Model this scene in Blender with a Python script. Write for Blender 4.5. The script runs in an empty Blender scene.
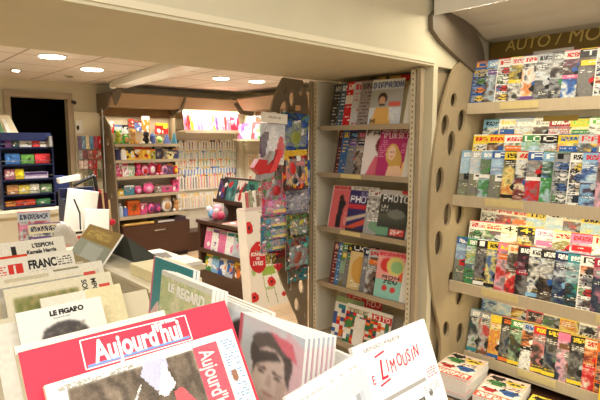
import bpy, bmesh, math, random
import numpy as np
from mathutils import Vector, Matrix, Euler
R = math.radians
RN = random.Random(7)
C = bpy.context.scene.collection

# ------------------------------------------------------------------ camera model (also used to survey the place)
F = 505.0; H = 1.62; AZ = R(47.5); PITCH = math.atan(60 / F)
_fh = Vector((math.cos(AZ), math.sin(AZ), 0)); _rt = Vector((math.sin(AZ), -math.cos(AZ), 0)); _u0 = Vector((0, 0, 1))
_fw = math.cos(PITCH) * _fh - math.sin(PITCH) * _u0
_up = math.sin(PITCH) * _fh + math.cos(PITCH) * _u0
CAM = Vector((0, 0, H))
def at(axis, val, u, v):
    """the point of the photograph (u, v) on the plane axis = val, in metres"""
    r = _fw + (u - 300) / F * _rt - (v - 200) / F * _up
    i = 'xyz'.index(axis)
    return CAM + r * ((val - CAM[i]) / r[i])

# ------------------------------------------------------------------ colour and materials
def lin(c):
    return tuple(((x / 255) / 12.92 if x / 255 <= .04045 else ((x / 255 + .055) / 1.055) ** 2.4) for x in c)

def mat(name, rgb, rough=.55, noise=.06, scale=30, metal=0, spec=.4, bump=0, stretch=None, alpha=None, trans=0, emit=0):
    m = bpy.data.materials.new(name); m.use_nodes = True
    nt = m.node_tree; b = nt.nodes['Principled BSDF']
    col = lin(rgb)
    b.inputs['Roughness'].default_value = rough; b.inputs['Metallic'].default_value = metal
    b.inputs['Specular IOR Level'].default_value = spec
    tc = nt.nodes.new('ShaderNodeTexCoord'); mp = nt.nodes.new('ShaderNodeMapping')
    if stretch: mp.inputs['Scale'].default_value = stretch
    nz = nt.nodes.new('ShaderNodeTexNoise'); nz.inputs['Scale'].default_value = scale; nz.inputs['Detail'].default_value = 4
    rp = nt.nodes.new('ShaderNodeMix'); rp.data_type = 'RGBA'
    rp.inputs[6].default_value = (*[c * (1 - noise * 2) for c in col], 1); rp.inputs[7].default_value = (*[min(1, c * (1 + noise * 2)) for c in col], 1)
    L = nt.links.new
    L(tc.outputs['Object'], mp.inputs['Vector']); L(mp.outputs[0], nz.inputs['Vector']); L(nz.outputs['Fac'], rp.inputs[0]); L(rp.outputs[2], b.inputs['Base Color'])
    if bump:
        bp = nt.nodes.new('ShaderNodeBump'); bp.inputs['Strength'].default_value = bump; bp.inputs['Distance'].default_value = .01
        L(nz.outputs['Fac'], bp.inputs['Height']); L(bp.outputs[0], b.inputs['Normal'])
    if alpha is not None: b.inputs['Alpha'].default_value = alpha
    if trans: b.inputs['Transmission Weight'].default_value = trans
    if emit:
        b.inputs['Emission Color'].default_value = (*col, 1); b.inputs['Emission Strength'].default_value = emit
    return m

def printed(name, rough, spec=.4):
    """printed surface: ink colours come from the mesh's colour attribute"""
    m = bpy.data.materials.new(name); m.use_nodes = True
    nt = m.node_tree; b = nt.nodes['Principled BSDF']
    a = nt.nodes.new('ShaderNodeVertexColor'); a.layer_name = 'ink'
    nt.links.new(a.outputs['Color'], b.inputs['Base Color'])
    b.inputs['Roughness'].default_value = rough; b.inputs['Specular IOR Level'].default_value = spec
    return m

GLOSS = printed('glossy_print', .33); NEWS = printed('newsprint', .85, .15); CARD = printed('printed_card', .5, .3); TOYPACK = printed('toy_pack_print', .25, .5)

def tiles(name, rgb, line, size, width=.02, rough=.5, var=.03, offset=0.0, row=1.0, loc=(0, 0, 0)):
    m = bpy.data.materials.new(name); m.use_nodes = True
    nt = m.node_tree; b = nt.nodes['Principled BSDF']; L = nt.links.new
    tc = nt.nodes.new('ShaderNodeTexCoord'); mp = nt.nodes.new('ShaderNodeMapping'); mp.inputs['Location'].default_value = loc
    br = nt.nodes.new('ShaderNodeTexBrick'); br.offset = offset; br.squash = 1
    c = lin(rgb)
    br.inputs['Color1'].default_value = (*[x * (1 - var) for x in c], 1); br.inputs['Color2'].default_value = (*[x * (1 + var) for x in c], 1)
    br.inputs['Mortar'].default_value = (*lin(line), 1); br.inputs['Scale'].default_value = 1
    br.inputs['Brick Width'].default_value = size; br.inputs['Row Height'].default_value = size * row; br.inputs['Mortar Size'].default_value = width
    L(tc.outputs['Object'], mp.inputs[0]); L(mp.outputs[0], br.inputs['Vector']); L(br.outputs['Color'], b.inputs['Base Color'])
    b.inputs['Roughness'].default_value = rough
    return m

CREAM = mat('cream_paint', (208, 199, 170), .7, .03, 6, bump=.02)
CREAM2 = mat('cream_laminate', (226, 216, 186), .45, .03, 5)
BEIGE = mat('beige_steel', (222, 212, 188), .45, .03, 8)
TAUPE = mat('taupe_shelf_board', (170, 153, 126), .5, .06, 12, stretch=(1, 8, 1))
HOLEBOARD = mat('grey_brown_fibreboard', (128, 112, 88), .6, .06, 14)
TANBOARD = mat('tan_fibreboard', (164, 146, 114), .6, .05, 14)
DKBRACKET = mat('dark_bracket_board', (110, 98, 82), .6, .05, 10)
WALNUT = mat('dark_walnut_laminate', (74, 47, 32), .4, .18, 7, stretch=(1, 1, 10))
OLIVE = mat('olive_sign_board', (122, 98, 38), .5, .05, 10)
GOLD = mat('gold_letters', (214, 190, 110), .4, .04, 20, metal=.0)
WHITEPL = mat('white_plastic', (238, 234, 222), .4, .02, 10)
SHELFLIT = mat('front_lit_shelf_board', (204, 188, 158), .5, .05, 12, stretch=(1, 8, 1))  # taupe board lightened; the front light is put into its colour
OFFWHITE = mat('offwhite_steel', (224, 220, 210), .5, .03, 8)
PAGES = mat('page_edges', (236, 228, 208), .8, .06, 160, stretch=(1, 60, 1))
PAGESW = mat('white_page_edges', (242, 240, 234), .8, .05, 160, stretch=(1, 60, 1))
PAPERC = mat('cream_newsprint_back', (238, 228, 200), .85, .03, 40)
BLACK = mat('black_plastic', (24, 23, 22), .4, .05, 20)
NAVY = mat('navy_enamel', (30, 38, 72), .4, .06, 20)
CHROME = mat('chrome_metal', (200, 200, 196), .2, .02, 20, metal=1)
WOODTRIM = mat('pale_wood_trim', (205, 176, 126), .5, .1, 12, stretch=(1, 10, 1))
CRIMSON = mat('crimson_ink', (214, 40, 72), .7, .02, 20)
WHITEINK = mat('white_ink', (250, 246, 240), .6, .01, 20)
BLACKINK = mat('black_ink', (40, 38, 36), .7, .02, 20)
BLUEINK = mat('blue_ink', (112, 150, 205), .7, .02, 20)
REDINK = mat('red_ink', (226, 62, 64), .7, .02, 20)
SKIN = mat('tan_card', (206, 160, 110), .7, .05, 20)
YELLOWTAG = mat('yellow_price_strip', (222, 204, 146), .6, .05, 40)
CLEARPL = mat('frosted_acrylic', (236, 232, 214), .3, .01, 10, alpha=.55)
CLEARBAG = mat('clear_plastic_bag', (245, 245, 245), .12, .01, 10, alpha=.12, spec=.5)
LAMP = mat('lamp_diffuser', (255, 244, 214), .5, 0, 5, emit=14)
TUBE = mat('light_tube', (255, 240, 200), .5, 0, 5, emit=2.5)
DARKROOM = mat('unlit_room_shade', (30, 24, 18), .9, .1, 3)  # near-black wall colour stands for the unlit storeroom's shade
CEILT = tiles('ceiling_tiles', (236, 228, 218), (186, 172, 154), .6, .012, .8, .01)
FLOORT = tiles('floor_boards', (208, 178, 140), (180, 148, 110), 1.2, .004, .35, .06, .5, .12)
PLASTICCOL = {}
def col_mat(rgb, rough=.4):
    k = (rgb, rough)
    if k not in PLASTICCOL: PLASTICCOL[k] = mat('coloured_plastic_%02x%02x%02x' % tuple(int(x) for x in rgb), rgb, rough, .05, 40)
    return PLASTICCOL[k]

# ------------------------------------------------------------------ object helpers
LABELS = {}
def tag(o, label, cat, group=None):
    if not 4 <= len(label.split()) <= 16: print('LABEL LENGTH', label)
    LABELS.setdefault(label, []).append((o.name, group))
    o['label'] = label; o['category'] = cat
    if group: o['group'] = group
    return o
def link(o, parent=None):
    C.objects.link(o)
    if parent: o.parent = parent
    return o
def empty(name, loc=(0, 0, 0), rot=(0, 0, 0)):
    o = bpy.data.objects.new(name, None); o.location = loc; o.rotation_euler = rot; o.empty_display_size = .05
    return link(o)
class MB:
    """collects closed shapes for ONE mesh object"""
    def __init__(s): s.bm = bmesh.new()
    def box(s, lo, hi, bevel=0):
        r = bmesh.ops.create_cube(s.bm, size=1)
        lo, hi = Vector(lo), Vector(hi)
        for v in r['verts']: v.co = Vector(((v.co.x + .5) * (hi.x - lo.x) + lo.x, (v.co.y + .5) * (hi.y - lo.y) + lo.y, (v.co.z + .5) * (hi.z - lo.z) + lo.z))
        if bevel: bmesh.ops.bevel(s.bm, geom=list({e for v in r['verts'] for e in v.link_edges}), offset=bevel, segments=2, affect='EDGES')
        return s
    def bar(s, a, b, rad, seg=10):
        a, b = Vector(a), Vector(b); d = b - a
        r = bmesh.ops.create_cone(s.bm, cap_ends=True, segments=seg, radius1=rad, radius2=rad, depth=d.length)
        q = d.to_track_quat('Z', 'Y').to_matrix().to_4x4()
        bmesh.ops.transform(s.bm, matrix=Matrix.Translation((a + b) / 2) @ q, verts=r['verts']); return s
    def cone(s, a, b, r1, r2, seg=14):
        a, b = Vector(a), Vector(b); d = b - a
        r = bmesh.ops.create_cone(s.bm, cap_ends=True, segments=seg, radius1=r1, radius2=r2, depth=d.length)
        q = d.to_track_quat('Z', 'Y').to_matrix().to_4x4()
        bmesh.ops.transform(s.bm, matrix=Matrix.Translation((a + b) / 2) @ q, verts=r['verts']); return s
    def ball(s, c, rad, sc=(1, 1, 1), seg=12):
        r = bmesh.ops.create_uvsphere(s.bm, u_segments=seg, v_segments=max(6, seg * 2 // 3), radius=rad)
        bmesh.ops.transform(s.bm, matrix=Matrix.Translation(c) @ Matrix.Diagonal((*sc, 1)), verts=r['verts']); return s
    def prism(s, pts, vec):
        """polygon pts (3d) pushed along vec"""
        vs = [s.bm.verts.new(p) for p in pts]; f = s.bm.faces.new(vs)
        e = bmesh.ops.extrude_face_region(s.bm, geom=[f]); nv = [g for g in e['geom'] if isinstance(g, bmesh.types.BMVert)]
        bmesh.ops.translate(s.bm, vec=vec, verts=nv)
        bmesh.ops.recalc_face_normals(s.bm, faces=s.bm.faces[:]); return s
    def build(s, name, m, parent=None, loc=(0, 0, 0), rot=(0, 0, 0), smooth=False):
        me = bpy.data.meshes.new(name); s.bm.to_mesh(me); s.bm.free()
        me.materials.append(m)
        if smooth: me.polygons.foreach_set('use_smooth', [True] * len(me.polygons))
        o = bpy.data.objects.new(name, me); o.location = loc; o.rotation_euler = rot
        return link(o, parent)
def box(name, m, lo, hi, parent=None, bevel=0, loc=(0, 0, 0), rot=(0, 0, 0)):
    return MB().box(lo, hi, bevel).build(name, m, parent, loc, rot)
def struct(o):
    o['kind'] = 'structure'; return o
def curve_mesh(cu):
    o = bpy.data.objects.new('tmp_outline', cu); C.objects.link(o)
    dg = bpy.context.evaluated_depsgraph_get(); me = bpy.data.meshes.new_from_object(o.evaluated_get(dg))
    bpy.data.objects.remove(o); bpy.data.curves.remove(cu); return me
def holed_panel(name, outline, holes, thick, m, mtx, parent=None):
    """board cut to an outline with round or oval holes; local x, y in the board's plane"""
    cu = bpy.data.curves.new(name, 'CURVE'); cu.dimensions = '2D'; cu.fill_mode = 'BOTH'; cu.extrude = thick / 2
    def poly(pts):
        sp = cu.splines.new('POLY'); sp.points.add(len(pts) - 1); sp.use_cyclic_u = True
        for p, q in zip(sp.points, pts): p.co = (q[0], q[1], 0, 1)
    poly(outline)
    for (x, y, a, b, t) in holes:
        poly([(x + a * math.cos(k * math.pi / 12) * math.cos(t) - b * math.sin(k * math.pi / 12) * math.sin(t), y + a * math.cos(k * math.pi / 12) * math.sin(t) + b * math.sin(k * math.pi / 12) * math.cos(t)) for k in range(24)])
    me = curve_mesh(cu); me.materials.clear(); me.materials.append(m); me.transform(mtx)
    return link(bpy.data.objects.new(name, me), parent)
def smooth_outline(pts, n=8):
    """Catmull-Rom through pts (closed polygon uses the pts order, open ends kept)"""
    out = []
    for i in range(len(pts) - 1):
        p0, p1, p2, p3 = pts[max(i - 1, 0)], pts[i], pts[i + 1], pts[min(i + 2, len(pts) - 1)]
        for k in range(n):
            t = k / n
            out.append(tuple(.5 * ((2 * p1[j]) + (-p0[j] + p2[j]) * t + (2 * p0[j] - 5 * p1[j] + 4 * p2[j] - p3[j]) * t * t + (-p0[j] + 3 * p1[j] - 3 * p2[j] + p3[j]) * t ** 3) for j in (0, 1)))
    out.append(tuple(pts[-1])); return out
def lettering(txt, size, m, parent, x, z, y=-.001, xs=1.0, bold=0, shear=0, rz=0, align='LEFT', rot=None, name='lettering'):
    """letters lying on a face whose front looks to local -y; (x, z) is the baseline start"""
    cu = bpy.data.curves.new(name, 'FONT'); cu.body = txt; cu.size = size; cu.extrude = .0003; cu.offset = bold; cu.shear = shear; cu.align_x = align
    me = curve_mesh(cu); me.materials.clear(); me.materials.append(m)
    T = Matrix.Translation((x, y, z)) @ Matrix.Rotation(-rz, 4, 'Y') @ Matrix.Rotation(R(90), 4, 'X') @ Matrix.Diagonal((xs, 1, 1, 1))
    me.transform(T)
    return link(bpy.data.objects.new(name, me), parent)

# ------------------------------------------------------------------ printed faces: a small raster of inks turned into a grid mesh
FONT5 = {}
for k, v in dict(A='7E1111117E', B='7F49494936', C='3E41414122', D='7F4141413E', E='7F49494941', F='7F09090901', G='3E41415172', H='7F0808087F', I='00417F4100', J='2040413F01', K='7F08142241', L='7F40404040', M='7F021C027F', N='7F0408107F', O='3E4141413E', P='7F09090906', Q='3E4151215E', R='7F09192946', S='2649494932', T='01017F0101', U='3F4040403F', V='1F2040201F', W='3F4038403F', X='6314081463', Y='0304780403', Z='6159494D43').items():
    FONT5[k] = [int(v[i:i + 2], 16) for i in range(0, 10, 2)]
for k, v in {'0': '3E5149453E', '1': '00427F4000', '2': '7249494946', '4': '1814127F10', '/': '2010080402', "'": '0004030000', ' ': '0000000000', '&': '3649552250'}.items():
    FONT5[k] = [int(v[i:i + 2], 16) for i in range(0, 10, 2)]
class Img:
    def __init__(s, w, h, bg): s.w, s.h = w, h; s.a = np.empty((h, w, 3)); s.a[:] = bg
    def rect(s, x0, y0, x1, y1, c):
        s.a[max(0, round(y0 * s.h)):max(0, round(y1 * s.h)), max(0, round(x0 * s.w)):max(0, round(x1 * s.w))] = c; return s
    def fade(s, y0, y1, c0, c1, x0=0, x1=1):
        i0, i1 = round(y0 * s.h), round(y1 * s.h); n = max(1, i1 - i0)
        for i in range(i0, i1):
            t = (i - i0) / n; s.a[i, round(x0 * s.w):round(x1 * s.w)] = np.array(c0) * (1 - t) + np.array(c1) * t
        return s
    def oval(s, cx, cy, rx, ry, c, t=0):
        Y, X = np.mgrid[0:s.h, 0:s.w]; X = (X + .5) / s.w - cx; Y = (Y + .5) / s.h - cy
        if t: X, Y = X * math.cos(t) + Y * math.sin(t), -X * math.sin(t) + Y * math.cos(t)
        s.a[(X / rx) ** 2 + (Y / ry) ** 2 <= 1] = c; return s
    def poly(s, pts, c):
        Y, X = np.mgrid[0:s.h, 0:s.w]; X = (X + .5) / s.w; Y = (Y + .5) / s.h; inside = np.zeros((s.h, s.w), bool)
        for (x0, y0), (x1, y1) in zip(pts, pts[1:] + pts[:1]):
            if y0 != y1:
                k = ((y0 > Y) != (y1 > Y)) & (X < (x1 - x0) * (Y - y0) / (y1 - y0) + x0); inside ^= k
        s.a[inside] = c; return s
    def speck(s, x0, y0, x1, y1, cols, p=.6, block=1, rn=RN):
        i0, i1, j0, j1 = round(y0 * s.h), round(y1 * s.h), round(x0 * s.w), round(x1 * s.w)
        for i in range(i0, i1, block):
            for j in range(j0, j1, block):
                if rn.random() < p: s.a[i:min(i1, i + block), j:min(j1, j + block)] = rn.choice(cols)
        return s
    def lines(s, x0, y0, x1, y1, c, step=2, rn=RN, fill=.75):
        """body copy: rows of short dashes"""
        j0, j1 = round(x0 * s.w), round(x1 * s.w)
        for i in range(round(y0 * s.h), round(y1 * s.h), step):
            j = j0
            while j < j1:
                n = rn.randint(1, 4)
                if rn.random() < fill: s.a[min(i, s.h - 1), j:min(j1, j + n)] = c
                j += n + 1
        return s
    def text(s, t, x0, y0, x1, y1, c):
        """block letters stretched to a box"""
        cols = []
        for ch in t:
            cols += FONT5.get(ch, FONT5[' ']) + [0]
        cols = cols[:-1]; n = len(cols)
        i0, i1, j0, j1 = round(y0 * s.h), round(y1 * s.h), round(x0 * s.w), round(x1 * s.w)
        for j in range(max(0, j0), min(j1, s.w)):
            b = cols[int((j - j0 + .5) / (j1 - j0) * n)]
            for i in range(max(0, i0), min(i1, s.h)):
                if b >> int((i - i0 + .5) / (i1 - i0) * 7) & 1: s.a[i, j] = c
        return s
    def blur(s, n=1):
        for _ in range(n):
            p = np.pad(s.a, ((1, 1), (1, 1), (0, 0)), 'edge'); s.a = (p[1:-1, 1:-1] * 2 + p[:-2, 1:-1] + p[2:, 1:-1] + p[1:-1, :-2] + p[1:-1, 2:]) / 6
        return s
    def vary(s, amt=10, rn=RN):
        g = np.random.default_rng(rn.randint(0, 10 ** 6)); s.a = np.clip(s.a + g.normal(0, amt, (s.h, s.w, 1)), 0, 255); return s
def sheet_mesh(name, img, w, h, m, bend=0.0, x0=0.0, z0=0.0, y=0.0, wave=0.0, edge=0.0):
    """grid in the local x-z plane, front to -y; bend curls the middle towards -y"""
    a = np.clip(img.a, 0, 255) / 255; a = np.where(a <= .04045, a / 12.92, ((a + .055) / 1.055) ** 2.4)
    nh, nw = a.shape[:2]
    X, Z = np.meshgrid(np.linspace(0, 1, nw + 1), np.linspace(1, 0, nh + 1))
    V = np.empty((nh + 1, nw + 1, 3)); V[..., 0] = X * w + x0; V[..., 2] = Z * h + z0
    V[..., 1] = y - bend * np.sin(np.pi * X) + wave * np.sin(2 * np.pi * Z) * .5 + edge * Z ** 3
    me = bpy.data.meshes.new(name); nv = (nh + 1) * (nw + 1); nf = nh * nw
    me.vertices.add(nv); me.vertices.foreach_set('co', V.reshape(-1))
    I, J = np.meshgrid(np.arange(nh), np.arange(nw), indexing='ij'); k = (I * (nw + 1) + J).reshape(-1)
    q = np.stack([k + nw + 1, k + nw + 2, k + 1, k], 1)
    me.loops.add(nf * 4); me.loops.foreach_set('vertex_index', q.reshape(-1).astype(np.int32))
    me.polygons.add(nf); me.polygons.foreach_set('loop_start', (np.arange(nf) * 4).astype(np.int32))
    me.update(calc_edges=True)
    ca = me.color_attributes.new('ink', 'FLOAT_COLOR', 'CORNER')
    cc = np.ones((nf, 4, 4), np.float32); cc[..., :3] = a.reshape(-1, 1, 3); ca.data.foreach_set('color', cc.reshape(-1))
    me.materials.append(m); return me
def sheet(name, img, w, h, m, parent, **k):
    return link(bpy.data.objects.new(name, sheet_mesh(name, img, w, h, m, **k)), parent)

def facing(rz=0.0, tilt=0.0, lean=0.0):
    return (-R(tilt), R(lean), R(rz))
def magazine(label, img, loc, rz, tilt, w=.21, h=.285, t=.006, name='magazine', cat='magazine', group=None, m=GLOSS, edge=PAGES, lean=0, part='cover', bend=0):
    """root mesh = the block of pages, origin at the bottom edge's viewer-left corner; its cover is a part"""
    o = box(name, edge, (0, 0, 0), (w, t, h)); o.location = loc; o.rotation_euler = facing(rz, tilt, lean)
    sheet(part, img, w, h, m, o, y=-.0006, bend=bend)
    tag(o, label, cat, group); return o

# ------------------------------------------------------------------ cover designs
PAL = {'red': (206, 40, 44), 'blue': (52, 96, 168), 'navy': (30, 40, 78), 'yellow': (238, 208, 60), 'green': (70, 140, 76), 'orange': (228, 120, 46), 'pink': (226, 120, 160), 'purple': (110, 74, 140), 'white': (240, 238, 230), 'black': (34, 32, 34), 'grey': (150, 152, 154), 'silver': (192, 196, 200), 'teal': (48, 140, 150), 'brown': (120, 84, 58), 'sky blue': (138, 186, 220), 'cream': (234, 222, 186), 'crimson': (166, 26, 60)}
INKS = [(186, 52, 50), (66, 96, 150), (222, 192, 84), (92, 132, 88), (206, 124, 70), (226, 224, 216), (44, 44, 48), (130, 132, 134), (96, 80, 72), (60, 66, 80), (176, 164, 146), (36, 50, 70), (70, 60, 58)]
def photo(im, x0, y0, x1, y1, cols, rn=RN, detail=1.0):
    """a printed picture: soft patches of the given inks"""
    i0, i1, j0, j1 = round(y0 * im.h), round(y1 * im.h), round(x0 * im.w), round(x1 * im.w)
    hh, ww = max(1, i1 - i0), max(1, j1 - j0); g = np.random.default_rng(rn.randint(0, 10 ** 6)); f = np.zeros((hh, ww))
    for n, amp in ((3, 1.0), (6, .7), (12, .5 * detail)):
        a = g.random((n + 2, n + 2)); yy = np.linspace(0, n, hh); xx = np.linspace(0, n, ww); yi = yy.astype(int); xi = xx.astype(int); fy = (yy - yi)[:, None]; fx = (xx - xi)[None]
        f += amp * ((a[yi][:, xi] * (1 - fx) + a[yi][:, xi + 1] * fx) * (1 - fy) + (a[yi + 1][:, xi] * (1 - fx) + a[yi + 1][:, xi + 1] * fx) * fy)
    f = (f - f.min()) / (np.ptp(f) + 1e-6); k = np.array([np.array(c, float) for c in cols]); t = f * (len(cols) - 1); q = np.minimum(t.astype(int), len(cols) - 2); u = (t - q)[..., None]; u = np.clip((u - .5) * 1.05 + .5, 0, 1)
    im.a[i0:i1, j0:j1] = np.clip(k[q] * (1 - u) + k[q + 1] * u + g.normal(0, 5 * min(detail, 1.2), (hh, ww, 1)), 0, 255); return im
def car(im, cx, cy, s, c, rn=RN):
    im.oval(cx, cy, s * .5, s * .15, c); im.oval(cx - .02, cy - s * .12, s * .3, s * .12, (40, 46, 54)); im.oval(cx - .02, cy - s * .17, s * .28, s * .09, c)
    im.oval(cx - s * .3, cy + s * .12, s * .1, s * .075, (22, 22, 24)); im.oval(cx + s * .3, cy + s * .12, s * .1, s * .075, (22, 22, 24)); return im
def auto_cover(bg, ac, title=None, tc=None, style=0, rn=RN, res=(42, 56)):
    b, a = PAL[bg], PAL[ac]; im = Img(*res, b); tcol = tc or a
    mix = lambda c, d, t: tuple(c[i] * (1 - t) + d[i] * t for i in range(3))
    lite, dark = mix(b, (214, 212, 204), .5), mix(a, (46, 46, 48), .6)
    road, sky_ = (126, 124, 120), (206, 218, 226)
    body = rn.choice([PAL['red'], PAL['silver'], PAL['blue'], PAL['black'], PAL['white'], PAL['green'], a])
    caps = lambda x0, y0, x1, y1, c: im.lines(x0, y0, x0 + (x1 - x0) * rn.uniform(.5, 1), y0 + (y1 - y0) * .7, tuple(v * .92 for v in c), 2, rn, .7)
    if style == 0:
        photo(im, 0, .17, 1, .55, [dark, rn.choice(INKS), lite, sky_, dark], rn, 1.5); photo(im, 0, .55, 1, 1, [road, dark, b, (60, 60, 62)], rn, 1.5); car(im, .55, .62, .7, body); caps(.05, .24, .5, .36, (250, 250, 245)); caps(.06, .80, .7, .9, (250, 246, 230))
    elif style == 1:
        for i in range(4):
            for j in range(2):
                x0, y0 = .03 + j * .49, .2 + i * .195; photo(im, x0, y0, x0 + .46, y0 + .15, [dark, rn.choice(INKS), lite, road], rn); car(im, x0 + .23, y0 + .09, .3, rn.choice(INKS)); im.lines(x0, y0 + .155, x0 + .4, y0 + .185, (40, 40, 40), 1, rn)
    elif style == 2:
        photo(im, 0, .18, 1, .5, [lite, rn.choice(INKS), dark, sky_], rn, 1.5); car(im, .5, .4, .6, body); im.rect(0, .5, 1, .58, a); caps(.06, .52, .9, .57, (250, 250, 240)); photo(im, 0, .58, .55, 1, [dark, body, lite, road], rn); photo(im, .55, .58, 1, .8, [sky_, lite, rn.choice(INKS), dark], rn); caps(.58, .83, .96, .97, tcol)
    elif style == 3:
        photo(im, 0, .17, 1, 1, [dark, (60, 58, 56), lite, rn.choice(INKS), b], rn, 1.6); im.oval(.52, .62, .26, .09, body); im.oval(.52, .5, .11, .1, rn.choice(INKS)); im.oval(.52, .41, .07, .045, (236, 236, 236)); im.oval(.32, .72, .1, .07, (34, 34, 36)); im.oval(.74, .72, .1, .07, (34, 34, 36)); caps(.04, .22, .5, .34, (250, 245, 230)); im.rect(0, .88, .6, .95, a); caps(.04, .82, .8, .86, PAL['yellow'])
    elif style == 4:
        photo(im, 0, .17, 1, 1, [dark, rn.choice(INKS), lite, road, b], rn, 1.4); im.rect(.04, .24, .7, .34, a); caps(.08, .26, .66, .33, (250, 250, 245)); car(im, .55, .64, .6, body); caps(.05, .42, .5, .5, (250, 250, 245)); im.rect(.5, .84, .96, .94, tcol); caps(.54, .86, .92, .92, (30, 30, 30))
    else:
        photo(im, 0, .16, 1, .5, [sky_, (168, 200, 222), lite, sky_], rn); photo(im, 0, .5, 1, 1, [(96, 108, 84), road, (128, 132, 104), lite], rn); im.poly([(.15, .5), (.9, .42), (.95, .66), (.15, .62)], body); im.poly([(.2, .52), (.86, .46), (.86, .51), (.2, .56)], (60, 70, 80)); caps(.06, .72, .8, .82, (245, 240, 210)); im.rect(.62, .84, .95, .95, a)
    im.rect(0, 0, 1, .16, mix(b, (128, 124, 118), .08)); im.rect(0, 0, 1, .025, a)
    if title: im.text(title, .06, .04, .94 if len(title) > 2 else .8, .15, tcol)
    else: im.lines(.06, .05, .94, .14, tcol, 1, rn, .9)
    return im.vary(6, rn)
def face_cover(bg, hair, skin=(226, 176, 146), res=(26, 36), top=None, cloth=(60, 60, 70), rn=RN):
    im = Img(*res, bg); im.oval(.52, .5, .3, .26, hair); im.oval(.52, .56, .36, .3, hair); im.oval(.52, .98, .5, .22, cloth); im.oval(.52, .78, .12, .12, skin); im.oval(.52, .52, .2, .2, skin)
    im.rect(.42, .48, .48, .5, (50, 34, 30)); im.rect(.57, .48, .63, .5, (50, 34, 30)); im.rect(.47, .62, .58, .64, (170, 70, 70))
    if top: im.lines(.06, .04, .94, .15, top, 1, rn, .9)
    im.lines(.05, .75, .3, .95, (250, 250, 245)); return im.vary(5, rn)

# ------------------------------------------------------------------ the setting
TOP = 2.0
struct(box('floor', FLOORT, (-3, -3.2, -.05), (5.2, 9.2, 0)))
struct(box('ceiling_sales', CEILT, (-3, 2.37, 2.34), (4.95, 6.9, 2.42)))
struct(box('ceiling_entrance', CREAM, (-3, -3.2, 2.75), (3.2, 1.5, 2.83)))
struct(box('ceiling_beam', CREAM, (-3, 1.5, TOP), (3.1, 2.37, 2.75)))
struct(MB().prism([(2.31, 1.5, 0), (2.35, 1.5, 0), (2.35, 1.545, 0), (3.1, 1.545, 0), (3.1, 1.56, 0), (2.31, 1.56, 0)], (0, 0, TOP)).build('wall_partition', CREAM))
struct(MB().box((2.53, 1.56, 0), (3.1, 2.37, TOP)).build('wall_partition_core', CREAM))
struct(box('wall_right', CREAM, (2.98, -3.2, 0), (3.1, 1.5, 2.75)))
struct(box('wall_left', CREAM, (-3.1, -3.2, 0), (-3, 9.2, 2.75)))
struct(box('wall_corner', CREAM, (4.84, 2.37, 0), (4.95, 6.75, 2.34)))
b_ = MB().box((-3, 6.75, 0), (1.56, 6.87, 2.34)).box((2.21, 6.75, 0), (4.95, 6.87, 2.34)).box((1.56, 6.75, 2.13), (2.21, 6.87, 2.34))
struct(b_.build('wall_back', CREAM))
struct(MB().box((1.49, 6.72, 0), (1.56, 6.75, 2.13)).box((2.20, 6.72, 0), (2.26, 6.75, 2.13)).box((1.49, 6.72, 2.13), (2.26, 6.75, 2.2)).build('trim_1', TAUPE))
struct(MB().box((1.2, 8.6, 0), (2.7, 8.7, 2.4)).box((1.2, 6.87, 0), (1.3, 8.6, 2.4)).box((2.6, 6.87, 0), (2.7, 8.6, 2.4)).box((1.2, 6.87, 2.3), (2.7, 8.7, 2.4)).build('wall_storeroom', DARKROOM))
struct(box('baseboard_back', TAUPE, (2.26, 6.735, 0), (4.84, 6.75, .08)))
# a fine joint line on the beam's front, as on the photograph
struct(box('trim_2', CREAM2, (-3, 1.494, 2.012), (2.31, 1.5, 2.035)))
# white boxed duct under the sales ceiling with its curved end
p0, p1 = at('z', 2.30, 105, 86), at('z', 2.30, 182, 61)
def along(p, q, wd, ht, name, m, parent=None):
    """a straight box from p to q, wd wide across and ht high, top at p.z"""
    d = Vector(q) - Vector(p); n = Vector((-d.y, d.x, 0)).normalized() * wd
    pts = [Vector(p), Vector(q), Vector(q) + n, Vector(p) + n]
    return MB().prism(pts, (0, 0, -ht)).build(name, m, parent)
duct = empty('ceiling_duct', (2.62, 6.6, 2.33))
def sub(o, parent):
    o.parent = parent; o.matrix_parent_inverse = parent.matrix_basis.inverted(); return o
sub(along((2.56, 6.25, 2.339), (2.09, 2.42, 2.339), .20, .075, 'duct_casing', WHITEPL), duct)
sub(MB().prism([at('y', 6.22, *q) for q in ((112, 92), (114, 100), (116, 106), (120, 98), (123, 88), (121, 84))], (0, .03, 0)).build('end_bracket', DKBRACKET), duct)
sub(MB().cone((2.585, 6.25, 2.285), (2.585, 6.21, 2.285), .042, .042, 18).build('end_cap', WHITEPL), duct); sub(MB().cone((2.585, 6.21, 2.285), (2.585, 6.205, 2.285), .022, .022, 18).build('cap_ring', DKBRACKET), duct)
tag(duct, 'white boxed duct running under the tiled ceiling towards the corner', 'duct')

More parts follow.
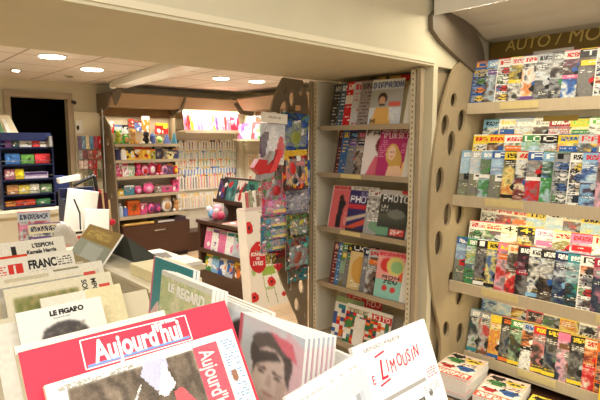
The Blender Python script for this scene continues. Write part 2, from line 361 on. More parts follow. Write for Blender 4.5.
# recessed lamps of the sales room
LIGHTS = []
spots = [(52, 56, .10, 'round ceiling lamp nearest the beam at its doorway end'), (92, 69, .10, 'round ceiling lamp above the pegboard wall, second from the beam'), (221, 78, .09, 'round ceiling lamp between the white duct and the pen wall'), (257, 81, .09, 'round ceiling lamp closest to the corner with small shelves')]
for u, v, r, lab in spots:
    p = at('z', 2.335, u, v)
    t = empty('ceiling_lamp', (p.x, p.y, 2.335))
    MB().cone((0, 0, -.006), (0, 0, .004), r * 1.12, r * 1.12, 28).build('trim_ring', WHITEPL, t)
    MB().cone((0, 0, -.012), (0, 0, -.006), r, r, 28).build('diffuser', LAMP, t)
    tag(t, lab, 'ceiling lamp', 'round recessed ceiling lamps'); LIGHTS.append((p.x, p.y))
for u, v, lab in [(16, 70, 'small swivel spotlight in the tiled ceiling over the doorway'), (70, 76, 'small unlit spotlight in the tiled ceiling over the pegboard')]:
    p = at('z', 2.335, u, v); t = empty('ceiling_spotlight', (p.x, p.y, 2.335))
    MB().cone((0, 0, -.008), (0, 0, .004), .055, .055, 20).build('trim_ring', CHROME if u < 30 else BEIGE, t)
    MB().cone((0, 0, -.014), (0, 0, -.008), .03, .035, 16).build('bulb', LAMP if u < 30 else DKBRACKET, t)
    tag(t, lab, 'spotlight')

# ------------------------------------------------------------------ AUTO / MOTO wall unit
YL, YR = 1.485, .30            # the unit runs along the wall from the holed panel
unit = empty('magazine_wall_unit', (2.6, .9, 0))
def U(o): return sub(o, unit)
SH = [(1.812, 2.625, 1), (1.308, 2.505, 3), (.822, 2.505, 3), (.355, 2.69, 3)]
U(box('back_panel', BEIGE, (2.965, YR, .05), (2.978, 1.495, 2.1)))
for i, (z, xf, n) in enumerate(SH):
    pr = [(xf, z - .048), (xf, z - .0)][:1] + [ (xf, z + .012), (xf + .010, z + .012), (xf + .010, z)]
    for k in range(1, n):
        pr += [(xf + .09 * k, z + .085 * (k - 1)), (xf + .09 * k, z + .085 * k)]
    pr += [(2.964, z + .085 * (n - 1)), (2.964, z - .032), (xf + .012, z - .032), (xf + .012, z - .048)]
    s = U(MB().prism([(x, 1.482, zz) for x, zz in pr], (0, YR - 1.482, 0)).build('shelf', SHELFLIT))
    for j, (yc, wd) in enumerate([(1.19, .20), (.62, .22)] if i < 3 else [(1.05, .2)]):
        sub(box('price_strip', YELLOWTAG, (xf - .004, yc - wd / 2, z - .030), (xf - .0005, yc + wd / 2, z + .006)), s)
    if i:
        zt = z + (1.815 - 1.29) - .06 if i == 1 else SH[i - 1][0] - .06
        tb = U(MB().bar((SH[i - 1][1] + .022, 1.40, SH[i - 1][0] - .0405), (SH[i - 1][1] + .022, YR + .05, SH[i - 1][0] - .0405), .006).build('light_tube', TUBE))
# name plate hanging under the top shelf
pl = U(box('name_plate', OLIVE, (2.618, .90, 1.712), (2.623, 1.06, 1.738)))
# end panel with oval holes, leaf shaped front edge
edge = smooth_outline([(2.86, 2.06), (2.60, 2.05), (2.47, 1.86), (2.385, 1.60), (2.352, 1.30), (2.362, 1.0), (2.42, .72), (2.50, .50), (2.50, .30), (2.44, .0)])
pts = edge + [(2.965, 0), (2.965, 2.06)]
hol = [(2.555, 1.84, .024, .034, -.3), (2.475, 1.70, .028, .05, -.2), (2.645, 1.73, .033, .055, -.3), (2.545, 1.60, .03, .06, -.1), (2.44, 1.40, .03, .062, -.1), (2.66, 1.20, .04, .06, 0), (2.53, 1.20, .03, .055, -.1), (2.45, 1.045, .03, .06, 0), (2.70, .70, .04, .06, 0), (2.60, .80, .026, .05, .2), (2.56, .52, .026, .04, .3), (2.72, .45, .035, .055, 0)]
KP = 1.490 / 1.53
pts = [(x * KP, 1.62 + (z - 1.62) * KP if z > 0 else 0) for x, z in edge] + [(2.965, 0), (2.965, 1.62 + .44 * KP)]
hol = [(x * KP, 1.62 + (z - 1.62) * KP, a * 1.25, b * 1.15, t) for x, z, a, b, t in hol]
MX = Matrix(((1, 0, 0, 0), (0, 0, 1, 1.492), (0, 1, 0, 0), (0, 0, 0, 1)))
U(box('hole_shade_board', TANBOARD, (2.356, 1.530, 0), (2.96, 1.542, 1.98)))  # tan board added so the gap behind the holes reads as soft shade
U(holed_panel('end_panel', pts, hol, .016, TANBOARD, MX))
# plinth the stacks lie on
U(box('plinth', WALNUT, (2.29, YR, 0), (2.962, 1.482, .262)))
U(box('plinth_edge', TAUPE, (2.28, YR, .225), (2.29, 1.482, .266)))
# header sign and canopy
sg = U(box('header_sign', OLIVE, (2.868, YR - .6, 2.055), (2.885, 1.487, 2.215)))
for txt, y0, sz in (('AUTO', 1.395, .088), ('/', 1.122, .10), ('MOTO', 1.062, .10)):
    lt = lettering(txt, sz, GOLD, None, 0, 0, 0, xs=1.0, bold=0, shear=.16)
    lt.matrix_world = Matrix.Translation((2.866, y0, 2.122)) @ Matrix.Rotation(R(-90), 4, 'Z'); sub(lt, sg)
prof = [(2.24, 2.60), (2.252, 2.236), (2.40, 2.275), (2.53, 2.262), (2.66, 2.235), (2.775, 2.187), (2.868, 2.180)]
thick = [(x + .004, z + .016) for x, z in prof[::-1]]; thick[-1] = (2.262, 2.60)
U(MB().prism([(x, 1.470, z) for x, z in prof + thick], (0, -2.2, 0)).build('canopy', OFFWHITE))
br = smooth_outline([(2.243, 2.238), (2.33, 2.30), (2.42, 2.30), (2.57, 2.27), (2.68, 2.21), (2.765, 2.13), (2.80, 2.0)], 6) + [(2.70, 1.99), (2.52, 2.05), (2.33, 2.12), (2.25, 2.17)]
U(MB().prism([(x, 1.498, z) for x, z in br], (0, -.027, 0)).build('bracket_with_shadow', DKBRACKET))  # bracket whose dark outline also stands in for the canopy's shadow
U(MB().cone((2.44, 1.0, 2.27), (2.44, 1.0, 2.262), .02, .02, 16).build('canopy_spot', CHROME))
tag(unit, 'tall wall unit of tiered magazine shelves under the AUTO / MOTO sign', 'shelf unit')

ORD = ['first', 'second', 'third', 'fourth', 'fifth', 'sixth', 'seventh', 'eighth', 'ninth', 'tenth', 'eleventh', 'twelfth', 'thirteenth', 'fourteenth', 'fifteenth', 'sixteenth', 'seventeenth', 'eighteenth', 'nineteenth', 'twentieth', 'twenty-first', 'twenty-second', 'twenty-third', 'twenty-fourth', 'twenty-fifth', 'twenty-sixth', 'twenty-seventh', 'twenty-eighth']
SHN = ['top', 'second', 'third', 'lowest']
W, K = (250, 248, 240), (25, 25, 28)
ROWS = {
    (0, 0): [('blue', 'orange', 'DF', (250, 170, 60), 1), ('sky blue', 'purple', None, W, 4), ('white', 'red', 'AU', PAL['red'], 1), ('white', 'yellow', None, PAL['red'], 2), ('white', 'purple', None, PAL['red'], 3), ('silver', 'grey', None, K, 0), ('grey', 'black', None, W, 0), ('white', 'pink', None, PAL['red'], 2), ('black', 'yellow', 'TO', W, 4), ('white', 'crimson', None, PAL['red'], 1), ('black', 'yellow', 'TO', W, 4), ('yellow', 'red', None, PAL['red'], 2)],
    (1, 2): [('sky blue', 'teal', None, K, 2), ('white', 'blue', None, PAL['yellow'], 4), ('silver', 'sky blue', None, W, 0), ('white', 'silver', None, PAL['grey'], 2), ('crimson', 'navy', None, W, 0), ('yellow', 'green', 'CGC', (120, 200, 80), 4), ('white', 'green', 'GC', (90, 180, 70), 0), ('cream', 'black', None, K, 3), ('cream', 'red', 'EVO', K, 2)],
    (1, 1): [('yellow', 'white', None, PAL['red'], 1), ('yellow', 'orange', None, PAL['red'], 2), ('white', 'orange', None, PAL['red'], 4), ('green', 'white', 'LOCO', W, 5), ('black', 'white', 'CL', W, 0), ('yellow', 'blue', None, PAL['blue'], 4), ('silver', 'grey', 'RADI', PAL['red'], 2), ('red', 'white', 'RADI', W, 4), ('white', 'green', None, K, 3)],
    (1, 0): [('sky blue', 'grey', None, W, 5), ('silver', 'yellow', None, W, 5), ('sky blue', 'white', None, W, 2), ('blue', 'sky blue', 'A', W, 5), ('yellow', 'black', None, K, 3), ('cream', 'red', None, PAL['red'], 0), ('blue', 'white', 'AU', W, 2), ('sky blue', 'green', 'AU', W, 2), ('grey', 'green', 'R', K, 1), ('white', 'black', None, K, 1), ('sky blue', 'purple', None, PAL['red'], 0), ('pink', 'black', None, W, 4), ('yellow', 'black', 'CO', K, 4)],
    (2, 2): [('white', 'pink', None, PAL['crimson'], 1), ('white', 'red', None, PAL['red'], 2), ('cream', 'orange', None, PAL['red'], 4), ('yellow', 'black', 'TRACT', K, 5), ('white', 'teal', None, K, 5), ('cream', 'grey', None, PAL['grey'], 2), ('yellow', 'orange', None, K, 5), ('yellow', 'red', None, PAL['orange'], 1), ('yellow', 'crimson', None, PAL['red'], 5)],
    (2, 1): [('white', 'red', None, PAL['red'], 1), ('cream', 'pink', None, PAL['red'], 2), ('cream', 'grey', '4X4', K, 0), ('black', 'yellow', '4X4', PAL['yellow'], 3), ('white', 'pink', None, PAL['pink'], 4), ('cream', 'yellow', None, PAL['red'], 2), ('pink', 'red', None, PAL['red'], 4), ('cream', 'orange', 'MUSH', PAL['red'], 0), ('white', 'green', None, PAL['red'], 0)],
    (2, 0): [('blue', 'green', None, W, 5), ('green', 'sky blue', None, W, 0), ('black', 'white', 'K', W, 3), ('yellow', 'black', None, K, 3), ('pink', 'orange', None, PAL['yellow'], 4), ('cream', 'brown', None, PAL['orange'], 2), ('black', 'crimson', None, W, 2), ('white', 'sky blue', None, K, 3), ('black', 'brown', None, W, 0), ('navy', 'sky blue', None, W, 0), ('teal', 'black', None, W, 0), ('white', 'crimson', 'RMD', K, 1), ('crimson', 'grey', None, W, 4), ('blue', 'sky blue', None, W, 0)],
    (3, 2): [('blue', 'black', None, W, 0), ('white', 'grey', 'EN', K, 3), ('white', 'red', 'EL', PAL['red'], 2), ('white', 'red', 'EL', PAL['red'], 4), ('black', 'green', None, W, 3), ('black', 'yellow', 'MB', W, 4), ('yellow', 'red', None, PAL['red'], 2), ('yellow', 'cream', None, K, 1), ('white', 'yellow', None, PAL['red'], 3)],
    (3, 1): [('sky blue', 'white', None, W, 0), ('white', 'teal', None, PAL['blue'], 5), ('cream', 'red', None, PAL['red'], 2), ('red', 'black', None, W, 3), ('cream', 'grey', None, K, 2), ('yellow', 'red', None, PAL['red'], 3), ('white', 'orange', None, PAL['red'], 1), ('pink', 'white', None, PAL['red'], 4), ('white', 'crimson', None, PAL['red'], 2)],
    (3, 0): [('silver', 'teal', None, W, 3), ('grey', 'brown', None, W, 3), ('yellow', 'blue', None, PAL['yellow'], 3), ('black', 'orange', None, PAL['orange'], 3), ('green', 'yellow', None, W, 3), ('silver', 'black', None, PAL['blue'], 2), ('red', 'yellow', None, PAL['yellow'], 3), ('black', 'yellow', None, PAL['yellow'], 3), ('pink', 'brown', None, PAL['pink'], 4), ('black', 'yellow', None, PAL['yellow'], 3), ('cream', 'red', None, PAL['red'], 2), ('orange', 'blue', None, PAL['red'], 1), ('yellow', 'grey', None, K, 0)],
}
TN = {0: 'front tier', 1: 'middle tier', 2: 'back tier'}
for (s, tier), lst in ROWS.items():
    z, xf, n = SH[s]
    span = 1.44 - .62; pitch = span / (len(lst) - 1) if len(lst) > 1 else .1
    yl = 1.470 - (.0 if tier == 0 else .02 if tier == 1 else .035)
    step = (1.470 - .68) / len(lst) * 1.04
    for i, (bg, ac, ti, tc, st) in enumerate(lst):
        hh = (.262 if tier < 2 else RN.uniform(.255, .27)) if s else .25
        im = auto_cover(bg, ac, ti, tc, st)
        d = math.degrees(math.asin(min(.3, .0095 / step)))
        y = yl - step * i + RN.uniform(-.006, .006)
        where = SHN[s] + ' motoring shelf' + (' ' + TN[tier] if s else '')
        lab = f'{bg} and {ac} magazine {ORD[i]} from the holed panel, {where}'
        magazine(lab, im, (xf + .0135 + .09 * tier, y, z + .085 * tier + .0015), -90 + d, 13, h=hh, w=RN.choice([.19, .195, .20]), group='magazines on the motoring wall')
# clear sleeve standing up out of the top row
o = magazine('grey magazine in a clear sleeve standing above the others on top shelf, motoring wall', Img(20, 28, (120, 118, 118)).rect(0, 0, 1, .06, (200, 196, 188)).lines(.05, .09, .95, .2, (70, 70, 70)).rect(.1, .25, .9, .45, (160, 160, 165)).rect(0, .5, 1, 1, (90, 90, 96)), (2.775, 1.20, 1.8135), -90, 3, h=.275, w=.20)
# dark end copy with a yellow spine, bottom row
magazine('large dark grey-green magazine with yellow spine at the end of lowest shelf', Img(24, 32, (96, 116, 112)).rect(0, 0, .05, 1, PAL['yellow']).text('K', .12, .06, .55, .16, K).text('TH', .2, .26, .75, .36, W).text('RE', .2, .39, .8, .49, W).speck(.1, .6, 1, 1, [(60, 74, 74), (80, 96, 94), (70, 70, 68)], .6, 2), (2.655, .74, .36), -90, 13, w=.23, h=.30)
# stacks on the plinth
def stack(cx, cy, rz, n, img, w, h, t, what, top_label, low_label, zb=.2635):
    for k in range(n):
        last = k == n - 1
        o = box('magazine', PAGESW, (-w / 2, -h / 2, 0), (w / 2, h / 2, t - .0004)); o.location = (cx + RN.uniform(-.003, .003), cy + RN.uniform(-.003, .003), zb + k * t); o.rotation_euler = (0, 0, R(rz + RN.uniform(-1.2, 1.2)))
        me = sheet_mesh('cover', img, w, h, GLOSS) if k == 0 else me
        if k == 0: me.transform(Matrix.Translation((-w / 2, -h / 2, t)) @ Matrix.Rotation(R(-90), 4, 'X'))
        c = link(bpy.data.objects.new('cover', me), o)
        if last: tag(o, top_label, 'magazine', None)
        else: tag(o, low_label, 'magazine', what)
def collage(bg, band, res=(26, 34)):
    im = Img(*res, bg); im.rect(0, 0, 1, .2, band); im.lines(.06, .04, .94, .17, W, 1, fill=.95)
    im.rect(.05, .24, .95, .52, (240, 236, 226)); car(im, .3, .42, .5, PAL['blue']); car(im, .75, .36, .4, PAL['red']); car(im, .7, .68, .5, PAL['green']); car(im, .3, .82, .5, PAL['yellow']); car(im, .75, .88, .4, PAL['black']); im.lines(.1, .55, .5, .66, (60, 40, 40)); return im.vary(6)
stack(2.46, 1.375, 96, 11, collage((238, 214, 200), (226, 90, 70)), .21, .29, .0105, 'copies under the top of the tall magazine stack', 'top copy of the tallest magazine stack, on the plinth beside the holed panel', 'lower copy in the tallest magazine stack on the plinth')
stack(2.47, 1.135, 100, 6, collage((240, 208, 196), (230, 104, 76)), .21, .29, .0105, 'copies under the top of the middle magazine stack', 'top copy of the middle magazine stack on the plinth, with orange masthead', 'lower copy in the middle magazine stack on the plinth')
stack(2.45, .90, 97, 4, collage((246, 226, 90), (110, 200, 214)), .21, .29, .0105, 'copies under the top of the yellow and cyan stack', 'top copy of the low yellow and cyan magazine stack on the plinth', 'lower copy in the low yellow and cyan stack on plinth')

# ------------------------------------------------------------------ the bay in the end of the partition
bay = empty('magazine_bay', (2.45, 1.97, 0))
def B(o): return sub(o, bay)
def slotted(n=70):
    im = Img(3, n * 3, (214, 202, 172))
    for k in range(n): im.a[k * 3 + 1, 1] = (96, 84, 66)
    return im
B(box('back_panel', BEIGE, (2.49, 1.572, 0), (2.52, 2.345, 1.985)))
B(box('side_panel', BEIGE, (2.285, 1.562, 0), (2.49, 1.575, 1.985)))
B(box('side_panel', BEIGE, (2.285, 2.342, 0), (2.49, 2.355, 1.985)))
for y0 in (1.577, 2.312):
    p = B(box('upright', BEIGE, (2.262, y0, 0), (2.284, y0 + .028, 1.985)))
    s = sheet('slot_strip', slotted(), .022, 1.98, CARD, None); s.matrix_world = Matrix.Translation((2.2612, y0 + .025, 0)) @ Matrix.Rotation(R(-90), 4, 'Z'); sub(s, p)
B(box('edge_board', TAUPE, (2.255, 1.538, 0), (2.285, 1.562, 1.99)))
B(box('edge_board', TAUPE, (2.255, 2.357, 0), (2.285, 2.375, 1.99)))
BZ = [1.700, 1.412, 1.066, .706, .354]
for i, z in enumerate(BZ):
    s = B(box('shelf', TAUPE, (2.262, 1.607, z - .012), (2.488, 2.310, z)))
    sub(box('shelf_lip', TAUPE, (2.252, 1.607, z - .022), (2.262, 2.262, z + .008)), s)
    sub(MB().prism([(2.29, 1.610, z + .002), (2.29, 1.672, z + .002), (2.345, 1.672, z + .22), (2.345, 1.635, z + .22), (2.335, 1.610, z + .18)], (.003, 0, 0)).build('end_stop', WHITEPL), s)
    if i in (1, 2): sub(box('price_strip', YELLOWTAG, (2.249, 1.93, z - .020), (2.2515, 2.09, z + .006)), s)
B(box('base_board', WALNUT, (2.30, 1.577, 0), (2.488, 2.340, .12)))
tag(bay, 'narrow bay of slanted magazine shelves set in the end of the partition', 'shelf unit')

def bay_row(shelf, items):
    """items: (u of the cover's near-left edge, img, label, w, h, extra)"""
    z = BZ[shelf]; n = len(items)
    for i, (u, im, lab, w, h, back) in enumerate(items):
        y = at('x', 2.29, u, 150).y
        nxt = at('x', 2.29, items[i + 1][0], 150).y if i + 1 < n else None
        d = 9.5 if n > 4 else 5
        x = 2.268 + back
        magazine(lab, im, (x, y, z + .0015 + (.004 if back > .03 else 0)), -90 + d, 14, w=w * .97, h=h, t=.003, group=None)
res = (30, 40)
def tint(im): return im.vary(6)
POST = 1
dk = lambda c, t: tint(Img(*res, c).lines(.05, .04, .95, .17, t, 1, fill=.95).lines(.06, .25, .7, .95, t, 3, fill=.6))
diap = Img(40, 54, (206, 212, 218)).rect(0, 0, 1, .05, (232, 228, 214)).text('DIAPASON', .05, .07, .97, .19, (60, 74, 130)).rect(0, .22, 1, .62, (170, 168, 162)).oval(.38, .42, .14, .13, (56, 40, 32)).oval(.38, .47, .1, .1, (206, 160, 128)).rect(.3, .53, .47, .57, (50, 36, 32)).poly([(.08, .98), (.2, .62), (.6, .6), (.72, .98)], (222, 172, 96)).rect(.6, .5, .95, .6, (214, 96, 80)).lines(.62, .62, .95, .9, (240, 238, 230)).text('M', .08, .86, .22, .96, (40, 34, 30))
diap.blur(1).text('DIAPASON', .05, .06, .97, .19, (60, 74, 130)); bay_row(0, [(331, dk((52, 50, 52), (190, 186, 176)), 'black magazine at the dark end of the top shelf in the bay', .2, .27, 0), (338, dk((70, 96, 120), (226, 230, 230)), 'blue and black magazine second along the top shelf of the bay', .2, .27, 0), (344, dk((206, 36, 44), (250, 244, 238)).rect(0, .3, 1, .5, (230, 220, 214)), 'red magazine on the top shelf of the bay', .2, .275, 0), (351, dk((196, 196, 200), (210, 60, 60)), 'pale grey magazine with red letters on the top shelf of the bay', .2, .27, 0), (358, dk((150, 140, 136), (90, 70, 70)), 'grey-brown magazine tucked behind the portrait cover, top shelf of the bay', .2, .27, 0), (369, diap, 'pale blue music magazine with a seated man, top shelf of the bay', .21, .27, 0)])
magazine('magazine with red and yellow banner rising behind the music magazine in the bay', Img(30, 40, (214, 190, 140)).rect(0, 0, 1, .12, (196, 150, 70)).rect(.7, 0, 1, .12, (206, 44, 40)).oval(.3, .06, .07, .05, K).lines(.06, .16, .9, .3, (120, 60, 40)), (2.318, at('x', 2.33, 372, 150).y, 1.6915), -84, 14, w=.21, h=.305)
fam = Img(36, 48, (236, 226, 224)).text('FAM', .06, .03, .7, .12, K).oval(.6, .36, .2, .18, (120, 40, 50)).oval(.62, .42, .13, .13, (224, 150, 150)).poly([(.15, 1), (.42, .58), (.8, .56), (1, 1)], (222, 110, 130))
tay = Img(60, 72, (182, 52, 110)).rect(0, 0, 1, .07, (120, 30, 70)).lines(.05, .02, .9, .06, W, 1).oval(.44, .52, .2, .22, (214, 176, 96)).oval(.55, .68, .2, .26, (206, 164, 84)).oval(.42, .5, .125, .15, (238, 198, 170)).rect(.36, .47, .41, .485, (60, 40, 40)).rect(.45, .47, .5, .485, (60, 40, 40)).rect(.39, .575, .46, .59, (190, 60, 70)).poly([(.3, 1), (.36, .78), (.7, .76), (.95, 1)], (236, 196, 160)).lines(.03, .24, .28, .6, (250, 220, 235), 3).lines(.7, .3, .97, .5, (250, 220, 235), 3).oval(.86, .8, .1, .14, (240, 190, 90))
fam.blur(1).text('FAM', .06, .03, .7, .14, K); tay.blur(1).text('TAYLOR', .04, .075, .52, .2, (252, 240, 246)).text('SWIFT', .57, .075, .96, .2, (252, 240, 246)); bay_row(1, [(336, dk((66, 40, 46), (210, 140, 90)), 'dark brown magazine at the far end of the second shelf in the bay', .2, .275, 0), (340, dk((58, 98, 150), (240, 200, 80)), 'blue magazine with yellow letters on the second shelf of the bay', .2, .275, 0), (347, auto_cover('navy', 'purple', None, PAL['sky blue'], 4), 'navy and purple magazine on the second shelf of the bay', .2, .27, 0), (355, auto_cover('brown', 'navy', None, PAL['pink'], 4), 'dark magazine with pink masthead beside the pink woman cover in the bay', .2, .27, 0), (363, fam, 'white celebrity magazine with a woman in pink, second shelf of the bay', .2, .28, 0), (378, tay, 'magenta magazine with a blond woman on the cover in the bay', .21, .275, 0)])
pinkm = Img(36, 48, (226, 110, 112)).rect(0, 0, 1, .1, (236, 170, 160)).lines(.06, .03, .9, .09, (200, 30, 40), 1, fill=.95).poly([(.3, .95), (.34, .35), (.5, .3), (.62, .4), (.52, .55), (.5, .95)], (48, 40, 44)).oval(.42, .28, .08, .07, (60, 46, 44)).lines(.6, .6, .92, .9, (244, 190, 180)).rect(0, 0, .04, 1, (240, 232, 226)).rect(0, .97, 1, 1, (240, 232, 226))
pho = Img(44, 56, (58, 52, 104)).text('BIEN', .4, .12, .92, .2, (200, 200, 230)).text('PHOTO', .05, .22, .97, .36, (246, 244, 250)).rect(0, 0, 1, .09, (232, 228, 216)).lines(.08, .02, .9, .08, (120, 110, 90), 1).rect(0, .4, 1, .5, (206, 60, 70)).poly([(0, .9), (1, .58), (1, .72), (0, 1)], (214, 90, 70)).poly([(0, .7), (1, .5), (1, .56), (0, .8)], (210, 190, 170)).rect(0, .93, 1, 1, (60, 50, 60))
gre = Img(30, 40, (170, 168, 164)).rect(0, 0, 1, .14, (222, 220, 214)).lines(.05, .02, .95, .12, (150, 80, 80), 1).speck(0, .2, 1, .6, [(120, 118, 116), (196, 194, 190), (220, 218, 214)], .6, 2).oval(.5, .8, .35, .13, (120, 160, 130)).lines(.1, .62, .9, .7, W)
pho2 = Img(44, 56, (60, 62, 58)).rect(0, 0, 1, .1, (200, 196, 190)).rect(.7, .0, 1, .08, (206, 60, 60)).text('PHOTO', .08, .1, .95, .25, (236, 238, 236)).text('UN', .06, .33, .3, .39, W).text('FAMILY', .06, .41, .6, .47, (230, 226, 220)).fade(.5, .8, (90, 96, 84), (50, 54, 50)).oval(.6, .5, .3, .1, (120, 124, 116)).rect(0, .78, .4, .96, (110, 160, 130)).rect(.45, .8, .95, .95, (206, 60, 56)).lines(.5, .82, .9, .93, W, 1)
pinkm.blur(1); pho.blur(1).text('PHOTO', .05, .22, .97, .36, (246, 244, 250)); pho2.blur(1).text('PHOTO', .08, .1, .95, .25, (236, 238, 236)); bay_row(2, [(330, pinkm, 'pink-red magazine with a black standing figure, third shelf of the bay', .2, .275, 0), (348, pho, 'violet photography magazine with red light streaks, third shelf of the bay', .21, .28, 0), (366, gre, 'grey magazine between the two photography titles in the bay', .2, .27, 0), (379, pho2, 'black photography magazine with white masthead at the acrylic end stop', .2, .275, 0)])
bal = Img(44, 56, (236, 168, 160)).rect(0, 0, 1, .12, (236, 150, 150)).lines(.05, .03, .95, .1, (220, 60, 70), 1, fill=.95).oval(.3, .3, .2, .15, (214, 60, 60)).oval(.55, .3, .26, .2, (222, 208, 120)).oval(.6, .32, .18, .13, (150, 190, 130)).oval(.85, .52, .16, .12, (224, 100, 60)).rect(0, .6, 1, 1, (150, 206, 190)).text('MON', .2, .52, .7, .58, K).text('JEU', .22, .61, .66, .67, K).oval(.3, .78, .08, .06, (214, 60, 60)).oval(.55, .8, .08, .06, (214, 60, 60)).rect(.8, .68, .98, .84, (60, 96, 150))
bal.blur(1).text('MON', .2, .52, .7, .59, K).text('JEU', .22, .61, .66, .68, K); bay_row(3, [(332, dk((110, 50, 56), (220, 190, 160)), 'dark red magazine at the far end of the fourth bay shelf', .2, .27, 0), (337, dk((74, 120, 166), (236, 236, 230)), 'blue magazine second along the fourth shelf of the bay', .2, .27, 0), (341, auto_cover('green', 'yellow', None, W, 4), 'green and yellow magazine on the fourth shelf of the bay', .2, .275, 0), (346, auto_cover('black', 'green', None, PAL['yellow'], 4), 'black and green magazine on the fourth shelf of the bay', .2, .27, 0), (350, Img(*res, (222, 196, 140)).rect(0, 0, 1, .16, (40, 36, 36)).text('UGI', .1, .03, .9, .13, W).oval(.4, .55, .3, .3, (210, 160, 80)).oval(.8, .5, .15, .12, (170, 60, 100)).lines(.1, .8, .9, .96, (250, 240, 220)), 'gold and cream magazine on the fourth shelf of the bay', .2, .275, 0), (363, auto_cover('navy', 'grey', None, W, 4), 'navy magazine in the middle of the fourth bay shelf', .2, .27, 0), (368, auto_cover('silver', 'orange', None, PAL['red'], 4), 'silver-blue magazine beside the balloon cover on fourth bay shelf', .2, .27, 0), (378, bal, 'pastel magazine with red and green balloons, fourth shelf of the bay', .22, .275, 0)])
tel = Img(50, 56, (226, 222, 206)).speck(0, .2, 1, .98, [PAL['orange'], PAL['red'], (86, 130, 150), (60, 110, 70), (240, 236, 226), (70, 60, 90)], .85, 4).rect(0, 0, 1, .07, (240, 236, 224)).rect(.0, .09, .52, .2, (212, 204, 176)).text('TELE', .05, .1, .48, .19, (110, 96, 80)).rect(.55, .09, 1, .24, (206, 48, 44)).text('A', .5, .1, .58, .24, W).text('KITS', .62, .11, .97, .22, W).rect(.22, .3, .46, .95, (236, 232, 220)).oval(.1, .5, .1, .1, (70, 130, 70)).vary(6)
redb = Img(40, 50, (230, 222, 204)).rect(0, 0, 1, .2, (206, 44, 44)).text('LES RDV', .06, .04, .95, .16, (244, 214, 200)).speck(0, .24, 1, .97, [PAL['orange'], PAL['red'], (240, 236, 226), (120, 130, 90)], .8, 4)
grn = Img(30, 40, (236, 232, 220)).rect(0, 0, 1, .15, (150, 170, 120)).speck(0, .2, 1, .97, [PAL['orange'], PAL['teal'], (240, 236, 226), (60, 90, 150), PAL['red']], .7, 4)
z = BZ[4]
for u, im, lab, w, h, bk, dd in [(331, grn, 'white television weekly with green top at the lowest shelf of the bay', .22, .26, .03, 4), (340, redb, 'television weekly with red banner at the back of the lowest bay shelf', .27, .285, .045, 5), (346, tel, 'wide puzzle magazine with colour squares on the lowest bay shelf', .34, .245, .0, 3)]:
    magazine(lab, im, (2.268 + bk, at('x', 2.29, u, 150).y, z + .0015), -90 + dd, 14, w=w, h=h, t=.005)

# ------------------------------------------------------------------ holed display panel with hanging toys, beside the bay
hp = empty('toy_hanging_panel', (2.08, 2.39, 0))
lo = smooth_outline([(2.055, 2.0), (1.985, 1.88), (1.935, 1.72), (1.895, 1.50), (1.885, 1.26), (1.935, .98), (2.045, .71), (2.12, .55), (2.185, .41), (2.23, .2), (2.235, 0)])
pts = lo + [(2.262, 0), (2.262, 1.88), (2.215, 1.995)]
hol = [(2.125, 1.88, .022, .052, 0), (2.055, 1.80, .028, .06, -.25), (2.07, 1.925, .014, .026, -.2), (2.20, 1.93, .018, .03, 0), (2.185, 1.60, .02, .05, 0), (1.96, 1.62, .02, .05, 0), (2.205, .660, .024, .05, .12), (2.105, .685, .015, .036, .12), (2.165, .545, .022, .045, .12), (2.238, .452, .008, .036, 0), (2.20, 1.2, .02, .05, 0)]
sub(holed_panel('panel_board', pts, hol, .016, HOLEBOARD, Matrix(((1, 0, 0, 0), (0, 0, 1, 2.40), (0, 1, 0, 0), (0, 0, 0, 1)))), hp)
tag(hp, 'grey-brown board with oval holes, hung with toys beside the magazine bay', 'display panel')

def blob(img, rn, cols, n=8):
    for _ in range(n): img.oval(rn.uniform(.15, .85), rn.uniform(.2, .8), rn.uniform(.08, .25), rn.uniform(.06, .2), rn.choice(cols), rn.uniform(0, 3))
    return img
def hook(o, y0, y1, z, x=0):
    """the wire peg a pack hangs from, in the pack's own frame"""
    MB().bar((x, 0, z), (x, y1 - y0, z), .003, 8).build('peg_hook', CHROME, o)
def pack(label, u0, v0, u1, v1, y, bg, cols, lump=None, name='hanging_toy_pack', tagc=None, head=None, res=(30, 40), seed=1, rot=0, lumps=()):
    rn = random.Random(seed)
    p = at('y', y, (u0 + u1) / 2, v1); q = at('y', y, (u0 + u1) / 2, v0); a, b = at('y', y, u0, (v0 + v1) / 2), at('y', y, u1, (v0 + v1) / 2)
    w, h = (b.x - a.x), q.z - p.z
    o = box(name, CARD_BACK, (-w / 2, 0, 0), (w / 2, .003, h)); o.location = p; o.rotation_euler = (0, R(rot), 0)
    im = photo(Img(*res, bg), 0, 0, 1, 1, [bg] + list(cols) + [bg], rn, 2.2)
    for _ in range(16): im.oval(rn.uniform(.1, .9), rn.uniform(.15, .9), rn.uniform(.03, .12), rn.uniform(.02, .09), rn.choice(cols + [(236, 232, 226)]), rn.uniform(0, 3))
    if head is not None: im.rect(0, 0, 1, .16, head)
    if tagc is not None: im.rect(.45, .72, 1, .9, tagc)
    sheet('printed_card', im.vary(12, rn), w, h, TOYPACK, o, x0=-w / 2, y=-.0008)
    if lump: box('blister', CLEARBAG, (-w * .38, -lump * .8, h * .12), (w * .38, -.001, h * .78), o, bevel=.006)
    for i, (fx, fz, rx, rz_, colr) in enumerate(lumps):
        t = MB().ball((0, 0, 0), 1, (1, 1, 1), 14).build('toy', col_mat(colr), o, smooth=True); t.location = (w * fx, -.012, h * fz); t.scale = (w * rx * .62, .010, h * rz_ * .62); t.rotation_euler = (0, rn.uniform(-.7, .7), 0)
    hook(o, y, 2.392, h * .97); return tag(o, label, 'toy')
CARD_BACK = mat('grey_card_back', (190, 182, 166), .7, .04, 30)
